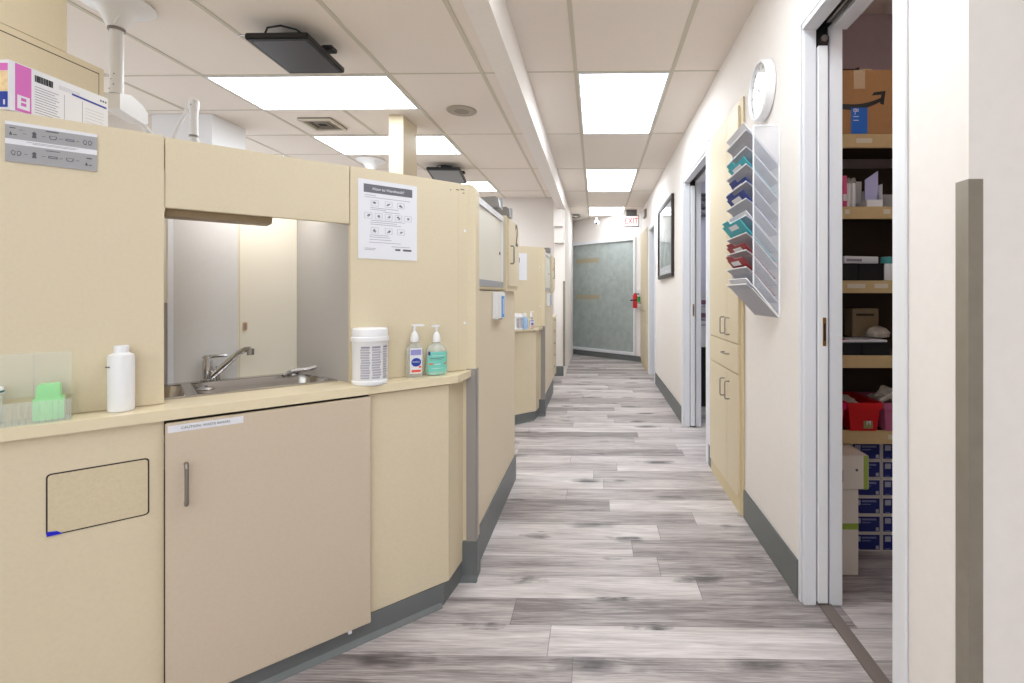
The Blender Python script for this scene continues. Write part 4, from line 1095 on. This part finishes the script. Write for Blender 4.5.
# navy glove boxes on the floor: 2.x columns by 6 rows
def glove(x, z, label):
    t = thing('glove_box', label, 'box', (x, Yf+.045, z), group='navy glove boxes under the shelves')
    MB().box(-.066, .066, 0, .22, 0, .0815, mat('pale_carton', (214, 206, 200), .6), bev=.001).build('carton', t)
    MB().box(-.060, .060, -.001, -.0001, .007, .0745, M_navy).box(-.052, -.026, -.0016, -.001, .044, .068, mat('pale_patch', (176, 176, 190), .5)).box(.043, .056, -.0016, -.001, .010, .026, MATS['pale_patch']).box(-.02, .045, -.0016, -.001, .058, .066, mat('mid_print', (130, 134, 175), .5)).box(-.02, .02, -.0016, -.001, .046, .050, MATS['mid_print']).box(-.05, -.03, -.0016, -.001, .010, .013, MATS['mid_print']).build('printed_end', t)
    return t
names_r = ['bottom', 'second from the bottom', 'third from the bottom', 'third from the top', 'second from the top', 'top']
for ci, (x, cn) in enumerate(((1.228, 'full column'), (1.364, 'right column by the casing'))):
    for k_ in range(6):
        glove(x, .001+k_*.0827, 'navy glove box, %s in the %s' % (names_r[k_], cn))
for k_ in range(2): glove(1.092, .001+k_*.0827, 'navy glove box behind the white cartons, %s' % ('lower' if k_ == 0 else 'upper')) if False else None
# two white cartons
for z0, z1, x1, lb_ in ((.0, .355, 1.092, 'white carton with lime stripe standing on the store room floor'), (.357, .497, 1.135, 'white carton with lime edge stacked on the taller one')):
    t = thing('white_carton', lb_, 'box', (.95, 2.10, z0))
    w_ = x1-.95
    MB().box(0, w_, 0, .16, 0, z1-z0, mat('offwhite_carton', (226, 216, 204), .6), bev=.002).build('body', t)
    if z0 == 0: MB().box(0, w_, -.001, -.0001, .19, .215, M_lime).build('lime_band', t)
    else:
        MB().box(w_-.022, w_-.004, -.001, -.0001, 0, z1-z0, M_lime).build('lime_band', t)
        pm = MB()
        for i in range(6): pm.box(.045+i*.006, .048+i*.006, -.001, -.0001, .03, .10-.01*(i % 3), M_printl)
        pm.cyl((w_-.05, -.0002, .08), .006, .001, M_print, axis='Y', seg=12); pm.build('printed_panel', t)

# ================================================================== OFFICE behind second doorway
t = thing('office_desk', 'white desk with black front seen through the second doorway', 'desk', (1.25, 5.2, 0))
MB().box(-.3, .6, 0, .6, .80, .84, M_plw, bev=.002).box(-.3, .6, .005, .6, .62, .80, M_plw).build('top', t)
MB().box(-.29, .59, .02, .58, .0, .62, M_black).build('front_panel', t)
t = thing('paper_trays', 'mauve stacked trays on the office desk behind the second doorway', 'trays', (1.2, 5.25, .841))
for k_ in range(5): MB().box(-.15, .3, 0, .3, .01+k_*.07, .05+k_*.07, M_fold if k_ % 2 else M_grlam, bev=.003).build('tray', t)
MB().box(-.155, -.15, 0, .3, 0, .36, M_print).build('side_frame', t)
t = thing('window_blind', 'dark slatted blind at the top of the office wall', 'blind', (1.25, 6.06, 2.1))
for k_ in range(5): MB().box(-.3, .7, -.02, .02, k_*.05, k_*.05+.03, M_printl if k_ % 2 else M_print).build('slat', t)
MB().box(-.3, .7, -.025, .025, .25, .28, M_print).build('headrail', t)

# ================================================================== LIGHTS (fixtures emit, some added out of view; window daylight is added) / world / camera
def area(name, loc, sx, sy, e, rot=(0, 0, 0), col=(1, 1, 1)):
    l = bpy.data.lights.new(name, 'AREA'); l.shape = 'RECTANGLE'; l.size = sx; l.size_y = sy; l.energy = e; l.color = col
    o = bpy.data.objects.new(name, l); C.objects.link(o); o.location = loc; o.rotation_euler = rot; return o
# strip lamp inside the sink niche (behind the header panel)
o = area('niche_strip_lamp', L2W(-.70, .20, 1.55), .30, .05, 1.15, (R(25), 0, TH))

# added daylight fill, through made-up windows behind the camera and along the bays
area('added_fill_back_window', (0, -2.93, 1.5), 3.7, 1.6, 34, (R(98), 0, 0), (.93, .99, 1))
area('added_fill_bay_windows', (-4.36, 3.2, 1.45), 1.6, 6.8, 45, (0, R(-100), 0), (.93, .99, 1))
w = bpy.data.worlds.new('w'); SC.world = w; w.use_nodes = True
w.node_tree.nodes['Background'].inputs[0].default_value = (.9, .9, 1, 1)
w.node_tree.nodes['Background'].inputs[1].default_value = .3

cam = bpy.data.cameras.new('cam'); co = bpy.data.objects.new('camera', cam); C.objects.link(co)
cam.sensor_width = 36; cam.lens = 36*500/1024
cam.shift_x = -(587.3-512)/1024; cam.shift_y = -(341.5-294)/1024
cam.clip_start = .02
co.location = (0, 0, 1.17); co.rotation_euler = (R(90), 0, R(1))
SC.camera = co
SC.view_settings.view_transform = 'Standard'; SC.view_settings.look = 'None'
SC.view_settings.exposure = 0.38; SC.view_settings.gamma = 1.0
SC.view_settings.use_curve_mapping = False
